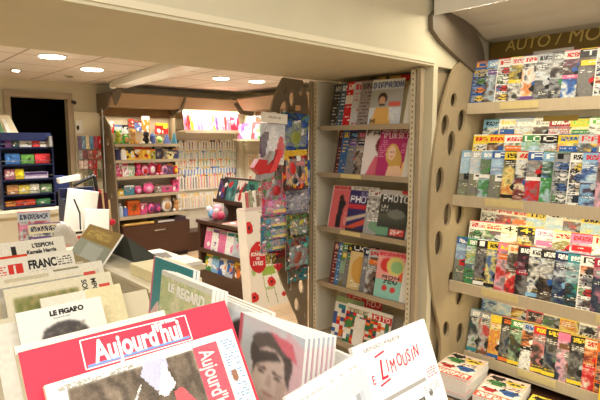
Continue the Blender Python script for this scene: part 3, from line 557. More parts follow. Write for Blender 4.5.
B_, G_, Y_, RD, PK, TL, GY, DK = (50, 90, 170), (90, 140, 80), (232, 200, 50), (200, 46, 44), (222, 120, 160), (50, 130, 140), (160, 160, 160), (50, 44, 50)
# big bag with a white header card
p = at('y', 2.17, 273, 165)
w_, h_ = .185, .285
o = box('hanging_toy_bag', WHITEPL, (-w_ / 2, 0, h_ - .055), (w_ / 2, .004, h_)); o.location = p; o.rotation_euler = (0, R(3), 0)
sheet('header_card', Img(30, 9, (236, 230, 218)).lines(.25, .3, .75, .6, (180, 172, 160), 1), w_, .055, CARD, o, x0=-w_ / 2, z0=h_ - .055, y=-.001)
sheet('inner_card', Img(20, 24, (206, 206, 210)).oval(.25, .55, .28, .35, (96, 80, 100)).poly([(.4, .1), (.6, .1), (1, .9), (.2, .9)], (228, 226, 226)).oval(.85, .6, .14, .3, (206, 60, 60)).rect(0, .85, 1, 1, (226, 220, 214)).vary(10), w_ * .96, .225, TOYPACK, o, x0=-w_ * .48, z0=.002, y=.012)
MB().ball((0, 0, 0), 1, seg=16).build('clear_bag', CLEARBAG, o, loc=(0, 0, .115), smooth=True).scale = (w_ * .5, .028, .115)
hook(o, 2.17, 2.392, h_ * .96, .01); tag(o, 'large clear toy bag with white header card, upper toys on the holed panel', 'toy')
# red and grey toy plane below it
pl_ = empty('hanging_toy_plane', at('y', 2.12, 268, 170))
MB().prism([(-.095, 0, .015), (-.06, 0, .06), (.02, 0, .05), (.03, 0, -.01), (-.05, 0, -.025)], (0, .04, 0)).build('red_wing', col_mat((190, 44, 48)), pl_)
MB().prism([(.0, -.01, -.02), (.05, -.01, -.005), (.10, -.01, .10), (.07, -.01, .11)], (0, .03, 0)).build('red_tail', col_mat((214, 70, 72)), pl_)
MB().prism([(-.06, -.008, -.055), (.035, -.008, -.035), (.045, -.008, -.012), (-.05, -.008, -.022)], (0, .05, 0)).build('grey_hull', col_mat((150, 148, 146)), pl_)
MB().prism([(-.01, -.012, .03), (.03, -.012, .06), (.045, -.012, .10), (.02, -.012, .10)], (0, .03, 0)).build('grey_fin', col_mat((166, 162, 160)), pl_)
tag(pl_, 'red and grey plastic toy plane hanging below the large clear bag', 'toy')
pack('blue and green toy pack at the top of the holed panel, next to the bay', 280, 113, 308, 151, 2.27, (60, 96, 150), [B_, (40, 60, 110), (120, 150, 80), (90, 140, 190)], .022, seed=3, lumps=[(.0, .35, .3, .3, (140, 150, 66)), (-.25, .7, .16, .16, (52, 100, 180)), (.28, .72, .18, .18, (46, 84, 160))], rot=3)
pack('yellow card toy pack with red and black figure, hanging under the blue pack', 283, 150, 308, 189, 2.22, (226, 190, 50), [RD, DK, (220, 170, 60)], .02, seed=4, lumps=[(-.15, .55, .2, .28, (196, 44, 44)), (.12, .45, .14, .26, (52, 44, 46)), (-.05, .22, .16, .14, (40, 40, 44)), (.25, .3, .12, .16, (214, 150, 90))], rot=-2, head=(210, 170, 50))
pack('slim blue and silver toy pack at the bay side of the panel', 303, 160, 310, 205, 2.33, (70, 120, 170), [B_, (200, 210, 220), DK], None, seed=5)
pack('dark toy pack between the red toy plane and the yellow card pack', 277, 160, 287, 196, 2.31, (80, 50, 56), [RD, DK, GY, PK], .014, seed=6)
pack('pink and red toy pack under the red plane', 262, 176, 284, 205, 2.28, (200, 70, 84), [RD, PK, G_, GY], .02, seed=7, lumps=[(.1, .5, .3, .3, (196, 48, 56)), (-.3, .4, .12, .3, (176, 170, 172))])
pack('pink toy pack with a yellow tag, above the three teal packs', 262, 196, 286, 215, 2.22, (216, 130, 180), [PK, RD, (170, 110, 180), G_], .018, seed=8, tagc=(236, 190, 80), lumps=[(-.2, .6, .2, .25, (226, 140, 190))])
pack('grey and violet toy pack below the yellow card', 285, 190, 309, 213, 2.30, (140, 140, 156), [GY, (96, 96, 120), (180, 180, 196), DK], .016, seed=9)
for k, (v0, v1, nm) in enumerate([(214, 228, 'topmost'), (226, 239, 'middle'), (237, 251, 'lowest')]):
    pack(f'teal toy pack with yellow tag, {nm} of three hung under the pink pack', 261, v0, 286, v1, 2.25 + .012 * k, (70, 130, 150), [TL, B_, G_, PK, (40, 70, 90)], .016, seed=20 + k, tagc=(226, 196, 70), lumps=[(-.25, .5, .16, .3, [(90, 150, 180), (80, 150, 120), (96, 140, 90)][k])])
pack('dark green toy pack with yellow figure beside the three teal packs', 287, 214, 309, 237, 2.26, (52, 80, 66), [DK, G_, (60, 50, 40), Y_], .018, seed=11, lumps=[(.1, .65, .2, .14, (190, 180, 60))])
pack('teal and brown toy pack with a reddish dinosaur, lowest row of the panel', 286, 238, 309, 269, 2.22, (64, 110, 100), [TL, (130, 64, 50), DK, (110, 150, 130)], .02, seed=12, lumps=[(-.05, .4, .22, .36, (140, 70, 54)), (.3, .75, .14, .14, (80, 170, 150))])
pack('brown toy pack at the foot of the hanging toys', 288, 266, 308, 281, 2.31, (92, 76, 60), [DK, TL, (120, 100, 80)], None, seed=13)
pack('red toy pack under the lowest teal pack', 267, 249, 289, 258, 2.31, (170, 40, 40), [RD, DK, (120, 30, 34)], None, seed=14)
pack('small gold and black toy pack, hung at the island side', 266, 254, 270.5, 264, 2.27, (120, 96, 50), [Y_, DK], None, seed=15, res=(8, 12))
pack('small gold and black toy pack, hung next to the red heart', 271.5, 254, 276, 264, 2.27, (130, 104, 56), [Y_, DK, (60, 50, 40)], None, seed=16, res=(8, 12))
hrt = at('y', 2.30, 279, 267)
o = MB().prism([(.028 * math.sin(t) ** 3, 0, .026 * (.8125 * math.cos(t) - .3125 * math.cos(2 * t) - .125 * math.cos(3 * t) - .0625 * math.cos(4 * t))) for t in [k * math.pi / 14 for k in range(28)]], (0, .02, 0)).build('hanging_heart', col_mat((206, 44, 52)), None, hrt)
hook(o, 2.30, 2.392, .02); tag(o, 'small red heart hanging under the toys on the holed panel', 'keyring')
for u, v, lab in [(274, 115, 'blank white price card on the peg above the clear bag'), (298, 108, 'cream price card on the peg above the blue pack')]:
    p = at('y', 2.26, u, v)
    o = box('price_card', WHITEPL if u < 280 else SKIN, (-.02, 0, -.016), (.02, .002, .016)); o.location = p
    hook(o, 2.26, 2.392, -.012); tag(o, lab, 'price card')

# ------------------------------------------------------------------ back wall canopies and signs
def canopy(lab, prism_pts, vec, sign_lo, sign_hi, extra=None):
    t = empty('shelf_canopy', prism_pts[0])
    sub(MB().prism(prism_pts, vec).build('canopy_board', BR_CANOPY), t)
    sub(box('sign_board', BR_SIGN, sign_lo, sign_hi), t)
    if extra: extra(t)
    return tag(t, lab, 'shelf canopy')
BR_CANOPY = mat('tan_canopy_board', (166, 140, 110), .6, .05, 8); BR_SIGN = mat('brown_sign_board', (124, 94, 52), .6, .08, 12)
def cprof(x): return [(x, 6.30, 2.215), (x, 6.30, 2.20), (x, 6.42, 2.055), (x, 6.72, 2.045), (x, 6.72, 2.075), (x, 6.45, 2.085), (x, 6.34, 2.215)]
def brk(x):
    return lambda t: sub(MB().prism([(x, 6.29, 2.215), (x, 6.29, 2.17), (x, 6.40, 2.02), (x, 6.55, 1.99), (x, 6.73, 1.97), (x, 6.73, 2.215)], (.025, 0, 0)).build('bracket', DKBRACKET), t)
canopy('tan canopy board above the toy shelves', cprof(2.585), (1.02, 0, 0), (2.60, 6.70, 1.935), (3.60, 6.715, 2.045), brk(2.565))
canopy('tan canopy board above the pen wall', cprof(3.635), (1.10, 0, 0), (3.64, 6.70, 1.935), (4.74, 6.715, 2.045), brk(3.61))
t = empty('shelf_canopy', (4.6, 6.2, 2.1))
sub(MB().prism([(4.46, 6.26, 2.23), (4.46, 6.26, 2.21), (4.58, 6.26, 2.06), (4.82, 6.26, 2.05), (4.82, 6.26, 2.08), (4.60, 6.26, 2.09), (4.50, 6.26, 2.23)], (0, -3.2, 0)).build('canopy_board', BR_CANOPY), t)
sub(box('sign_board', BR_SIGN, (4.81, 3.2, 1.90), (4.825, 6.26, 2.05)), t)
sub(MB().prism([(4.44, 6.36, 2.23), (4.44, 6.36, 2.19), (4.56, 6.36, 2.02), (4.82, 6.36, 1.98), (4.82, 6.27, 2.23)], (0, -.03, 0)).build('bracket', DKBRACKET), t)
tag(t, 'tan canopy board along the side wall beyond the holed panel', 'shelf canopy')

# ------------------------------------------------------------------ toy shelving
ts = empty('toy_shelving', (3.1, 6.5, 0))
def T(o): return sub(o, ts)
T(box('back_panel', BEIGE, (2.63, 6.716, .53), (3.60, 6.735, 1.93)))
ep = holed_panel('end_panel', [(0, 0), (0, 1.86), (.05, 1.92), (.16, 1.92), (.30, 1.80), (.38, 1.5), (.42, 1.0), (.44, .55), (.44, 0)], [(.10, 1.72, .03, .05, 0), (.22, 1.6, .03, .05, 0), (.12, 1.42, .03, .05, 0), (.26, 1.28, .03, .05, 0), (.12, 1.05, .03, .05, 0), (.28, .9, .03, .05, 0), (.15, .7, .03, .05, 0)], .018, HOLEBOARD, Matrix(((0, 0, 1, 2.612), (-1, 0, 0, 6.73), (0, 1, 0, 0), (0, 0, 0, 1))))
T(ep)
TZ = [1.560, 1.352, 1.138, .895, .618]
TYF = [6.36, 6.35, 6.34, 6.32, 6.30]
for i, z in enumerate(TZ):
    s = T(box('shelf', TAUPE, (2.625, TYF[i], z - .018), (3.575, 6.713, z)))
    sub(box('shelf_lip', TAUPE, (2.625, TYF[i] - .01, z - .028), (3.575, TYF[i], z + .012)), s)
T(box('side_brace', TAUPE, (3.578, 6.55, .53), (3.60, 6.713, 1.93)))
tag(ts, 'tall toy shelves with a holed end panel by the back wall', 'shelf unit')
cab = empty('drawer_cabinet', (3.13, 6.5, 0))
sub(box('body', WALNUT, (2.66, 6.30, .06), (3.64, 6.71, .50)), cab); sub(box('plinth', BLACK, (2.68, 6.34, 0), (3.62, 6.70, .06)), cab)
dr = sub(box('drawer', WALNUT, (2.675, 6.282, .09), (3.625, 6.30, .485)), cab)
sub(box('handle', CHROME, (3.09, 6.268, .40), (3.25, 6.282, .418)), dr)
tag(cab, 'dark wooden drawer cabinet below the toy shelves', 'cabinet')
tr_ = MB().box((2.68, 6.31, .501), (3.10, 6.66, .522))
for k in range(14): tr_.ball((2.70 + k * .03, 6.305, .520), .018, (1, .6, 1), 8)
tag(tr_.build('raffia_mat', mat('raffia', (206, 166, 90), .8, .2, 60)), 'yellow raffia mat on top of the dark drawer cabinet', 'mat')
tag(box('folded_leaflet', WHITEPL, (3.18, 6.34, .50), (3.42, 6.5, .52), rot=(0, 0, 0)), 'white flat leaflet pile on the dark drawer cabinet', 'leaflet')
tag(box('flat_box', col_mat((70, 52, 62)), (3.43, 6.33, .50), (3.60, 6.5, .55)), 'dark flat box at the pen wall end of the drawer cabinet', 'box')

def goods(label, kind, x, y, z, w, h, c1, c2, seed=0, d=.06):
    rn = random.Random(seed); o = None
    if kind == 'box':
        o = box('toy_box', col_mat(c1), (-w / 2, 0, 0), (w / 2, d, h), bevel=.004); sheet('printed_front', blob(Img(10, 12, c1), rn, [c2, (240, 236, 226), c1, tuple(int(v * .6) for v in c2)], 5).rect(.05, .04, .95, .2, c2).vary(10, rn), w * .94, h * .94, CARD, o, x0=-w * .47, z0=h * .03, y=-.001)
    elif kind == 'bag':
        o = MB().ball((0, 0, h * .5), 1, (w / 2, d / 2, h / 2), 14).build('toy_bag', col_mat(c1, .25), smooth=True); MB().ball((0, -d * .35, h * .45), 1, (w * .3, d * .3, h * .28), 10).build('contents', col_mat(c2), o, smooth=True); box('bag_header', col_mat(c2), (-w * .4, -.003, h * .86), (w * .4, .003, h * 1.06), o)
    elif kind == 'plush':
        b = MB().ball((0, 0, h * .3), h * .3, (w / h * 1.1, .9, 1), 14).ball((0, -.01, h * .72), h * .26, (w / h * 1.1, .95, 1), 14)
        o = b.build('plush_toy', col_mat(c1, .9), smooth=True)
        for s in (-1, 1): MB().ball((s * w * .28, 0, h * .93), h * .1, (1, .6, 1.1), 10).build('ear', col_mat(c2, .9), o, smooth=True); MB().ball((s * w * .34, -h * .1, h * .12), h * .13, (1, 1.1, .9), 10).build('foot', col_mat(c2, .9), o, smooth=True)
    elif kind == 'bottle':
        o = MB().cone((0, 0, 0), (0, 0, h * .7), w / 2, w / 2.1, 16).cone((0, 0, h * .7), (0, 0, h * .86), w / 2.1, w / 5, 16).build('bubble_bottle', col_mat(c1, .3)); MB().cone((0, 0, h * .86), (0, 0, h), w / 4, w / 4.4, 14).build('lid', col_mat(c2), o)
    elif kind == 'pyramid':
        o = MB().cone((0, 0, 0), (0, 0, h), w / 2, .006, 4).build('paper_cone_toy', col_mat(c1)); MB().cone((0, 0, h * .62), (0, 0, h * 1.02), w * .21, .004, 4).build('tip', col_mat(c2), o)
    elif kind == 'hang':
        o = box('hanging_pack', col_mat(c1), (-w / 2, 0, 0), (w / 2, d, h)); sheet('printed_card', blob(Img(10, 14, c1), rn, [c2, (236, 232, 222), c1], 6).rect(0, 0, 1, .18, c2).vary(12, rn), w, h, TOYPACK, o, x0=-w / 2, y=-.001); MB().bar((0, 0, h * .97), (0, .09, h * .97), .003, 6).build('peg_hook', CHROME, o)
    o.location = (x, y, z); o.rotation_euler = (0, 0, R(rn.uniform(-6, 6)) if kind != 'hang' else 0)
    return tag(o, label, 'toy')
WH = (240, 236, 228)
SHELFN = ['top toy shelf', 'second toy shelf', 'third toy shelf', 'fourth toy shelf', 'lowest toy shelf']
CN = {(190, 200, 206): 'pale blue', (170, 180, 70): 'lime', (90, 170, 80): 'green', (200, 150, 96): 'tan', (40, 36, 40): 'black', (226, 130, 60): 'orange', (120, 64, 50): 'brown', (226, 170, 60): 'amber', (90, 110, 180): 'blue', (236, 226, 150): 'pale yellow', WH: 'white', (236, 200, 60): 'yellow', (196, 44, 44): 'red', (216, 80, 130): 'rose', (240, 170, 200): 'light pink', (50, 50, 84): 'navy', (180, 210, 170): 'pale green', (110, 80, 130): 'violet', (70, 130, 150): 'teal', (150, 140, 130): 'grey', (234, 90, 150): 'bright pink', (222, 96, 40): 'deep orange', (232, 140, 50): 'light orange', (120, 60, 110): 'purple'}
inv = {v: k for k, v in CN.items()}
KN = {'box': 'toy box', 'bag': 'toy bag', 'plush': 'soft toy', 'bottle': 'toy bottle', 'pyramid': 'pointed paper toy', 'hang': 'hanging toy pack'}
TOYS = [
    (0, 0, [('hang', 'red', 'white', .09, .13, .15), ('hang', 'pale blue', 'blue', .09, .11, .13), ('hang', 'pale blue', 'black', .08, .10, .14), ('hang', 'brown', 'red', .08, .10, .22), ('hang', 'blue', 'brown', .09, .12, .18), ('hang', 'orange', 'white', .11, .19, .16), None, ('hang', 'red', 'yellow', .18, .13, .14)]),
    (0, 1, [('plush', 'lime', 'green', .11, .15), ('bag', 'green', 'tan', .10, .11), ('plush', 'tan', 'amber', .09, .16), ('box', 'white', 'tan', .07, .04), ('plush', 'black', 'white', .12, .15), ('bottle', 'blue', 'pale blue', .07, .14), ('bag', 'pale yellow', 'green', .11, .09), ('pyramid', 'blue', 'white', .12, .12), ('pyramid', 'teal', 'white', .10, .14)]),
    (1, 1, [('bottle', 'navy', 'white', .08, .14), ('bottle', 'white', 'amber', .08, .15), ('box', 'yellow', 'navy', .12, .13), ('box', 'amber', 'red', .12, .15), ('box', 'yellow', 'red', .12, .14), ('box', 'lime', 'orange', .07, .12), ('box', 'navy', 'grey', .10, .15), ('plush', 'grey', 'tan', .09, .12), ('box', 'pale yellow', 'navy', .09, .11), ('box', 'navy', 'tan', .08, .13)]),
    (2, 1, [('box', 'rose', 'light pink', .06, .14), ('box', 'red', 'white', .05, .15), ('box', 'white', 'rose', .08, .15), ('box', 'pale green', 'white', .09, .12), ('plush', 'rose', 'red', .10, .15), ('bag', 'light pink', 'red', .10, .12), ('bag', 'rose', 'white', .11, .15), ('plush', 'red', 'light pink', .09, .14), ('bag', 'light pink', 'violet', .09, .12), ('box', 'violet', 'orange', .09, .13), ('bag', 'red', 'yellow', .09, .10)]),
    (3, 1, [('box', 'yellow', 'black', .10, .07), ('box', 'teal', 'white', .13, .11), ('bag', 'rose', 'light pink', .10, .09), ('bag', 'bright pink', 'light pink', .16, .12), ('box', 'grey', 'brown', .10, .10), ('box', 'rose', 'grey', .15, .08), ('box', 'bright pink', 'rose', .09, .14)]),
    (4, 1, [('bottle', 'pale blue', 'white', .08, .15), ('bottle', 'blue', 'white', .06, .11), ('box', 'deep orange', 'light orange', .17, .22), ('box', 'rose', 'light pink', .09, .13), ('bag', 'bright pink', 'purple', .10, .12), ('bag', 'purple', 'rose', .09, .11), ('bag', 'white', 'tan', .16, .17), ('plush', 'tan', 'white', .11, .15)]),
]
sd = 100
for s, front, lst in TOYS:
    tot = sum(e[3] * 1.06 if e else .05 for e in lst); gap = (.915 - tot) / max(1, len(lst) - 1); x = 2.645
    if front == 0: x, gap = 2.64, .006
    lst = [e and (*e[:3], e[3] * 1.06, min(e[4] * 1.2, .20 if s else .24), *e[5:]) for e in lst]
    for i, e in enumerate(lst):
        sd += 1
        if e is None: x += .05 + .03; continue
        k, a, b, w, h = e[:5]
        lab = f'{a} and {b} {KN[k]}, {ORD[i]} along the {SHELFN[s]}' + (' back row' if front == 0 else '')
        goods(lab, k, x + w / 2, (6.62 if front == 0 else 6.43), TZ[s] + (e[5] if front == 0 else .0015), w, h, inv[a], inv[b], sd, .02 if front == 0 else .07)
        x += w + gap

# ------------------------------------------------------------------ pen wall
pw = empty('pen_wall_rack', (4.2, 6.7, 0))
sub(box('back_panel', BEIGE, (3.62, 6.735, .12), (4.80, 6.748, 2.0)), pw)
s = sub(box('shelf', TAUPE, (3.66, 6.38, 1.735), (4.72, 6.735, 1.757)), pw); sub(box('shelf_lip', TAUPE, (3.66, 6.37, 1.72), (4.72, 6.38, 1.765)), s)
for z in (1.615, 1.455, 1.33, 1.205, .95, .66): sub(MB().bar((3.64, 6.725, z + .005), (4.79, 6.725, z + .005), .006, 8).build('peg_rail', OFFWHITE), pw)
sub(MB().bar((3.66, 6.50, 2.035), (4.74, 6.50, 2.035), .012).build('light_tube', TUBE), pw)
sub(box('base_cabinet', WALNUT, (3.66, 6.42, 0), (4.80, 6.735, .28)), pw)
tag(pw, 'pale pegboard rack of pens under a shelf of colouring books', 'rack')
BK = [('pink', 'red'), ('red', 'pink'), ('yellow', 'white'), ('white', 'navy'), ('pink', 'white'), ('pink', 'purple'), ('white', 'sky blue'), ('sky blue', 'white'), ('pink', 'blue'), ('yellow', 'pink'), ('purple', 'pink'), ('grey', 'white'), ('pink', 'crimson'), ('red', 'white'), ('pink', 'orange'), ('crimson', 'white')]
for i, (a, b) in enumerate(BK):
    im = blob(Img(14, 18, PAL[a]), RN, [PAL[b], WH, PAL[a], PAL['pink']], 6).rect(.05, .03, .95, .16, PAL[b]).vary(10)
    magazine(f'{a} and {b} colouring book, {ORD[i]} from the toy shelves, above the pens', im, (3.70 + i * .053, 6.47, 1.7585), 8, 9, w=.19, h=.265, t=.005, name='colouring_book', cat='book', group='colouring books above the pens')
PROWS = [(1.615, .13, [(70, 60, 60), (210, 200, 190), (120, 70, 60), (60, 60, 110)], 'white', 22, 'first'), (1.455, .11, [(110, 170, 200), (150, 200, 190), (60, 130, 180), (180, 200, 210)], 'blue', 20, 'second'), (1.33, .10, [(90, 150, 90), (220, 110, 70), (200, 200, 200), (210, 170, 60)], 'mixed', 20, 'third'), (1.205, .10, [(80, 120, 200), (110, 160, 220), (60, 90, 170)], 'blue capped', 20, 'fourth'), (.95 + .16, .21, [(226, 150, 60), (210, 90, 90), (236, 190, 110), (110, 90, 90), (230, 130, 150)], 'orange tipped', 22, 'fifth'), (.82, .20, [(236, 190, 150), (226, 206, 170), (236, 200, 110), (216, 150, 120)], 'pale', 20, 'sixth')]
for r_, (z, h, cols, nm, n, on_) in enumerate(PROWS):
    h *= 1.15
    for i in range(n):
        w = 1.06 / n; c = RN.choice(cols); im = Img(5, 12, (240, 236, 222)).rect(0, 0, 1, .2, RN.choice([(236, 232, 220), c, (236, 206, 120)])).rect(.4, .2, .8, .95, c).rect(.4, .5, .8, .9, tuple(min(255, int(v * .6 + 90)) for v in c)).vary(8)
        o = box('pen_pack', WHITEPL, (0, 0, 0), (w * .86, .004, h)); o.location = (3.68 + i * w, 6.695 - .004 * (i % 2), z - h)
        sheet('printed_card', im, w * .86, h, CARD, o, y=-.0008)
        if r_ >= 3: MB().bar((w * .5, -.006, h * .1), (w * .5, -.006, h * .78), .006, 8).build('pen', col_mat(c), o)
        tag(o, f'slim {nm} pen pack, {ORD[i]} along the {on_} row of the pen wall', 'pen pack', 'pen packs on the pen wall')
# corner post and the side wall's shelf
struct(box('trim_3', BEIGE, (4.76, 6.62, 0), (4.835, 6.735, 2.15)))
cs = empty('side_wall_shelving', (4.7, 5.6, 0))
sub(box('back_panel', BEIGE, (4.825, 3.4, .1), (4.838, 6.55, 2.0)), cs)
for z in (1.635, .55): sub(box('shelf', TAUPE, (4.50, 3.5, z - .03), (4.824, 6.48, z)), cs)
sub(box('base', WALNUT, (4.55, 3.5, 0), (4.824, 6.48, .30)), cs)
tag(cs, 'side wall shelving beyond the pen wall, beside the corner post', 'shelf unit')
for i, (a, b, h) in enumerate([('pink', 'white', .22), ('purple', 'white', .24), ('white', 'sky blue', .19), ('white', 'pink', .20), ('red', 'pink', .25), ('pink', 'orange', .22), ('green', 'white', .21), ('orange', 'white', .22)]):
    im = blob(Img(12, 16, PAL[a]), RN, [PAL[b], WH, PAL[a]], 6).vary(8)
    magazine(f'{a} and {b} book, {ORD[i]} from the corner post on the side wall shelf', im, (4.56, 6.40 - i * .085, 1.637), -84, 8, w=.17, h=h, t=.006, name='picture_book', cat='book', group='books on the side wall shelf')
for r_, (z, c) in enumerate([(1.40, (226, 190, 150)), (1.14, (236, 226, 200)), (.88, (236, 200, 120))]):
    for i in range(9):
        im = Img(8, 14, (238, 230, 208)).rect(.1, .1, .9, .3, c).rect(.2, .4, .8, .9, RN.choice([(236, 226, 196), (230, 170, 90), (210, 120, 90)])).vary(8)
        o = magazine(f'cream stationery pack, {ORD[i]} from the corner post, {["upper", "middle", "lower"][r_]} row on the side wall', im, (4.80, 6.45 - i * .12, z - .2), -90, 0, w=.10, h=.2, t=.01, name='stationery_pack', cat='stationery', group='stationery on the side wall', part='printed_card')

# ------------------------------------------------------------------ dark display island
isl = empty('display_island', (3.2, 4.3, 0))
def I(o): return sub(o, isl)
I(box('top', WALNUT, (2.885, 3.925, .715), (3.55, 4.86, .752)))
I(box('end_panel', WALNUT, (2.90, 4.80, 0), (3.54, 4.845, .715))); I(box('end_panel', WALNUT, (2.90, 3.94, 0), (3.54, 3.98, .715)))
I(box('back_panel', WALNUT, (3.20, 3.98, 0), (3.24, 4.80, .715)))
for z in (.425, .185): s = I(box('shelf', WALNUT, (2.91, 3.98, z - .025), (3.20, 4.80, z))); sub(box('shelf_lip', WALNUT, (2.898, 3.98, z - .03), (2.91, 4.80, z + .015)), s)
I(box('base', WALNUT, (2.905, 3.98, 0), (3.20, 4.80, .155)))
tag(isl, 'dark walnut island with two low shelves of children’s magazines', 'display island')
ki = [('pink', 'white'), ('white', 'purple'), ('pink', 'grey'), ('white', 'teal'), ('silver', 'green'), ('teal', 'white'), ('crimson', 'pink'), ('teal', 'black')][:5]
for i, (a, b) in enumerate(ki):
    im = blob(Img(16, 22, PAL[a]), RN, [PAL[b], WH, PAL['pink'], PAL[a]], 7).rect(.05, .03, .95, .16, PAL[b]).vary(8)
    magazine(f'{a} and {b} children’s magazine, {ORD[i]} on the island’s upper shelf from its far end', im, (2.925, 4.775 - i * .135, .4265), -84, 12, w=.19, h=.245, t=.005, group='children’s magazines on the island')
ki = [('green', 'yellow'), ('sky blue', 'green'), ('blue', 'white'), ('silver', 'blue'), ('brown', 'yellow'), ('orange', 'brown'), ('brown', 'sky blue'), ('black', 'orange')][:5]
for i, (a, b) in enumerate(ki):
    im = blob(Img(16, 22, PAL[a]), RN, [PAL[b], WH, PAL['orange'], PAL[a]], 7).rect(.05, .03, .95, .16, PAL[b]).vary(8)
    magazine(f'{a} and {b} children’s magazine, {ORD[i]} on the island’s lower shelf from its far end', im, (2.925, 4.775 - i * .135, .1865), -84, 12, w=.19, h=.19, t=.005, group='children’s magazines on the island')
rk = empty('magazine_riser', (3.3, 4.4, .753))
sub(MB().prism([(3.13, 4.86, .93), (3.13, 4.86, .945), (3.20, 4.86, .945), (3.28, 4.86, 1.20), (3.32, 4.86, 1.20), (3.32, 4.86, .753), (3.26, 4.86, .753), (3.26, 4.86, .93)], (0, -.90, 0)).build('sloped_back', WALNUT), rk)
sub(box('lip', WALNUT, (3.115, 3.97, .925), (3.13, 4.86, .965)), rk)
tag(rk, 'dark sloping magazine riser standing on the walnut island', 'magazine rack')
for i, (bg, cols, lab) in enumerate([((50, 44, 54), [RD, WH, (120, 80, 120), (70, 60, 110)], 'black comic with red and white pictures on the riser'), ((70, 120, 118), [TL, (60, 90, 90), RD, (120, 160, 150)], 'teal comic with a red corner on the riser'), ((236, 226, 214), [RD, (80, 80, 84), WH], 'white comic with red figures on the riser'), ((60, 140, 120), [G_, WH, TL, (40, 80, 80)], 'green comic at the near end of the riser'), ((120, 150, 140), [G_, WH, RD], 'grey-green comic behind the hanging toys on the riser')]):
    im = blob(Img(18, 24, bg), RN, cols, 10).vary(10)
    magazine(lab, im, (3.145, 4.845 - i * .175, .947), -88, 17, w=.17, h=.25, t=.005, name='comic', cat='comic')
tb = empty('toy_bag', (3.02, 4.62, .753))
MB().ball((0, 0, .09), 1, (.09, .15, .09), 16).build('clear_bag', CLEARBAG, tb, smooth=True)
for k, (x, y, z, r, c) in enumerate([(-.02, .08, .06, .05, (110, 170, 210)), (-.03, -.02, .055, .05, (234, 110, 150)), (-.02, -.09, .06, .045, (214, 60, 100)), (.02, .03, .12, .05, (236, 160, 180)), (-.04, .11, .11, .035, (230, 236, 240)), (-.05, -.05, .11, .03, (240, 214, 224))]):
    MB().ball((x, y, z), r, seg=12).build('toy', col_mat(c), tb, smooth=True)
tag(tb, 'clear bag of pink and blue toys on the far end of the island', 'toy')
o = box('magazine', PAGES, (0, 0, 0), (.21, .28, .012)); o.location = (2.935, 4.06, .7535); o.rotation_euler = (0, 0, R(10))
me = sheet_mesh('cover', blob(Img(16, 20, (226, 150, 140)), RN, [WH, PK, (230, 190, 170)], 5), .21, .28, GLOSS); me.transform(Matrix.Translation((0, 0, .0125)) @ Matrix.Rotation(R(-90), 4, 'X')); link(bpy.data.objects.new('cover', me), o)
tag(o, 'pink magazine lying flat on the island beside the poppy display', 'magazine')

# ------------------------------------------------------------------ cardboard poppy display
pp = empty('cardboard_display', (2.98, 3.75, 0))
im = Img(56, 110, (244, 238, 224))
def poppy(cx, cy, r): im.oval(cx, cy, r, r * .42, (214, 46, 42)); im.oval(cx - r * .3, cy - r * .14, r * .55, r * .25, (224, 60, 52)); im.oval(cx + r * .45, cy + r * .1, r * .6, r * .28, (206, 40, 38)); im.oval(cx, cy, r * .3, r * .13, (70, 20, 24))
for xs, y0, y1 in ((.35, .5, .95), (.6, .3, .98), (.8, .2, .8)):
    im.poly([(xs, y0), (xs + .02, y0), (xs + .1, y1), (xs + .08, y1)], (150, 180, 90))
im.rect(.38, .57, .80, .66, (160, 190, 80)); im.oval(.88, .52, .07, .07, (150, 190, 70)); im.oval(.12, .6, .06, .05, (170, 200, 120)); im.oval(.55, .8, .12, .02, (190, 206, 150))
poppy(.10, .16, .15); poppy(.72, .22, .2); poppy(.07, .86, .12); poppy(.62, .74, .12); poppy(.9, .9, .06)
im.oval(.30, .475, .29, .15, (204, 34, 36)); im.oval(.38, .385, .2, .08, (204, 34, 36)); im.oval(.24, .395, .15, .06, (210, 40, 40)); im.oval(.42, .345, .03, .012, (240, 190, 150))
me = sheet_mesh('printed_front', im, 1, .96, CARD)
def trap(me):
    n = len(me.vertices); co = np.empty(n * 3); me.vertices.foreach_get('co', co); co = co.reshape(-1, 3); t = co[:, 2] / .96
    xl, xr = 2.80 - .05 * t, 3.26 - .265 * t; co[:, 0] = xl + (xr - xl) * co[:, 0]; co[:, 1] = 3.748 - .03 * (1 - t); me.vertices.foreach_set('co', co.reshape(-1)); me.update()
trap(me); f = sub(link(bpy.data.objects.new('printed_front', me)), pp)
for txt, zz, sz in (('BONHEUR', .565, .050), ('DES', .53, .032), ('LIVRES', .475, .058)):
    l = lettering(txt, sz, WHITEINK, None, 2.78 + .09, zz - .035, 3.722, xs=.72, align='CENTER', bold=.001, rz=R(-7)); sub(l, f)
sub(MB().prism([(2.80, 3.722, 0), (3.26, 3.722, 0), (2.995, 3.752, .96), (2.75, 3.752, .96)], (0, .14, 0)).build('body', mat('white_card', (240, 234, 220), .6, .02, 10)), pp)
sub(MB().box((2.755, 3.752, .96), (2.99, 3.892, .975)).box((2.755, 3.752, .975), (2.99, 3.758, .995)).build('tray', col_mat((226, 206, 196))), pp)
tag(pp, 'white cardboard floor display printed with red poppies', 'cardboard display')
for i, (c, lab) in enumerate([((190, 90, 90), 'rose paperback at the doorway end of the poppy display’s tray'), ((150, 150, 110), 'olive paperback in the poppy display’s tray'), ((236, 230, 214), 'white paperback in the middle of the poppy display’s tray'), ((130, 100, 80), 'brown paperback in the poppy display’s tray'), ((196, 150, 140), 'pale pink paperback at the toy end of the poppy display’s tray')]):
    magazine(lab, blob(Img(10, 16, c), RN, [WH, c, (90, 60, 60)], 3).vary(6), (2.77 + i * .043, 3.765, .9765), 4, 6, w=.04, h=.16 + .01 * (i % 2), t=.05, name='paperback', cat='book')

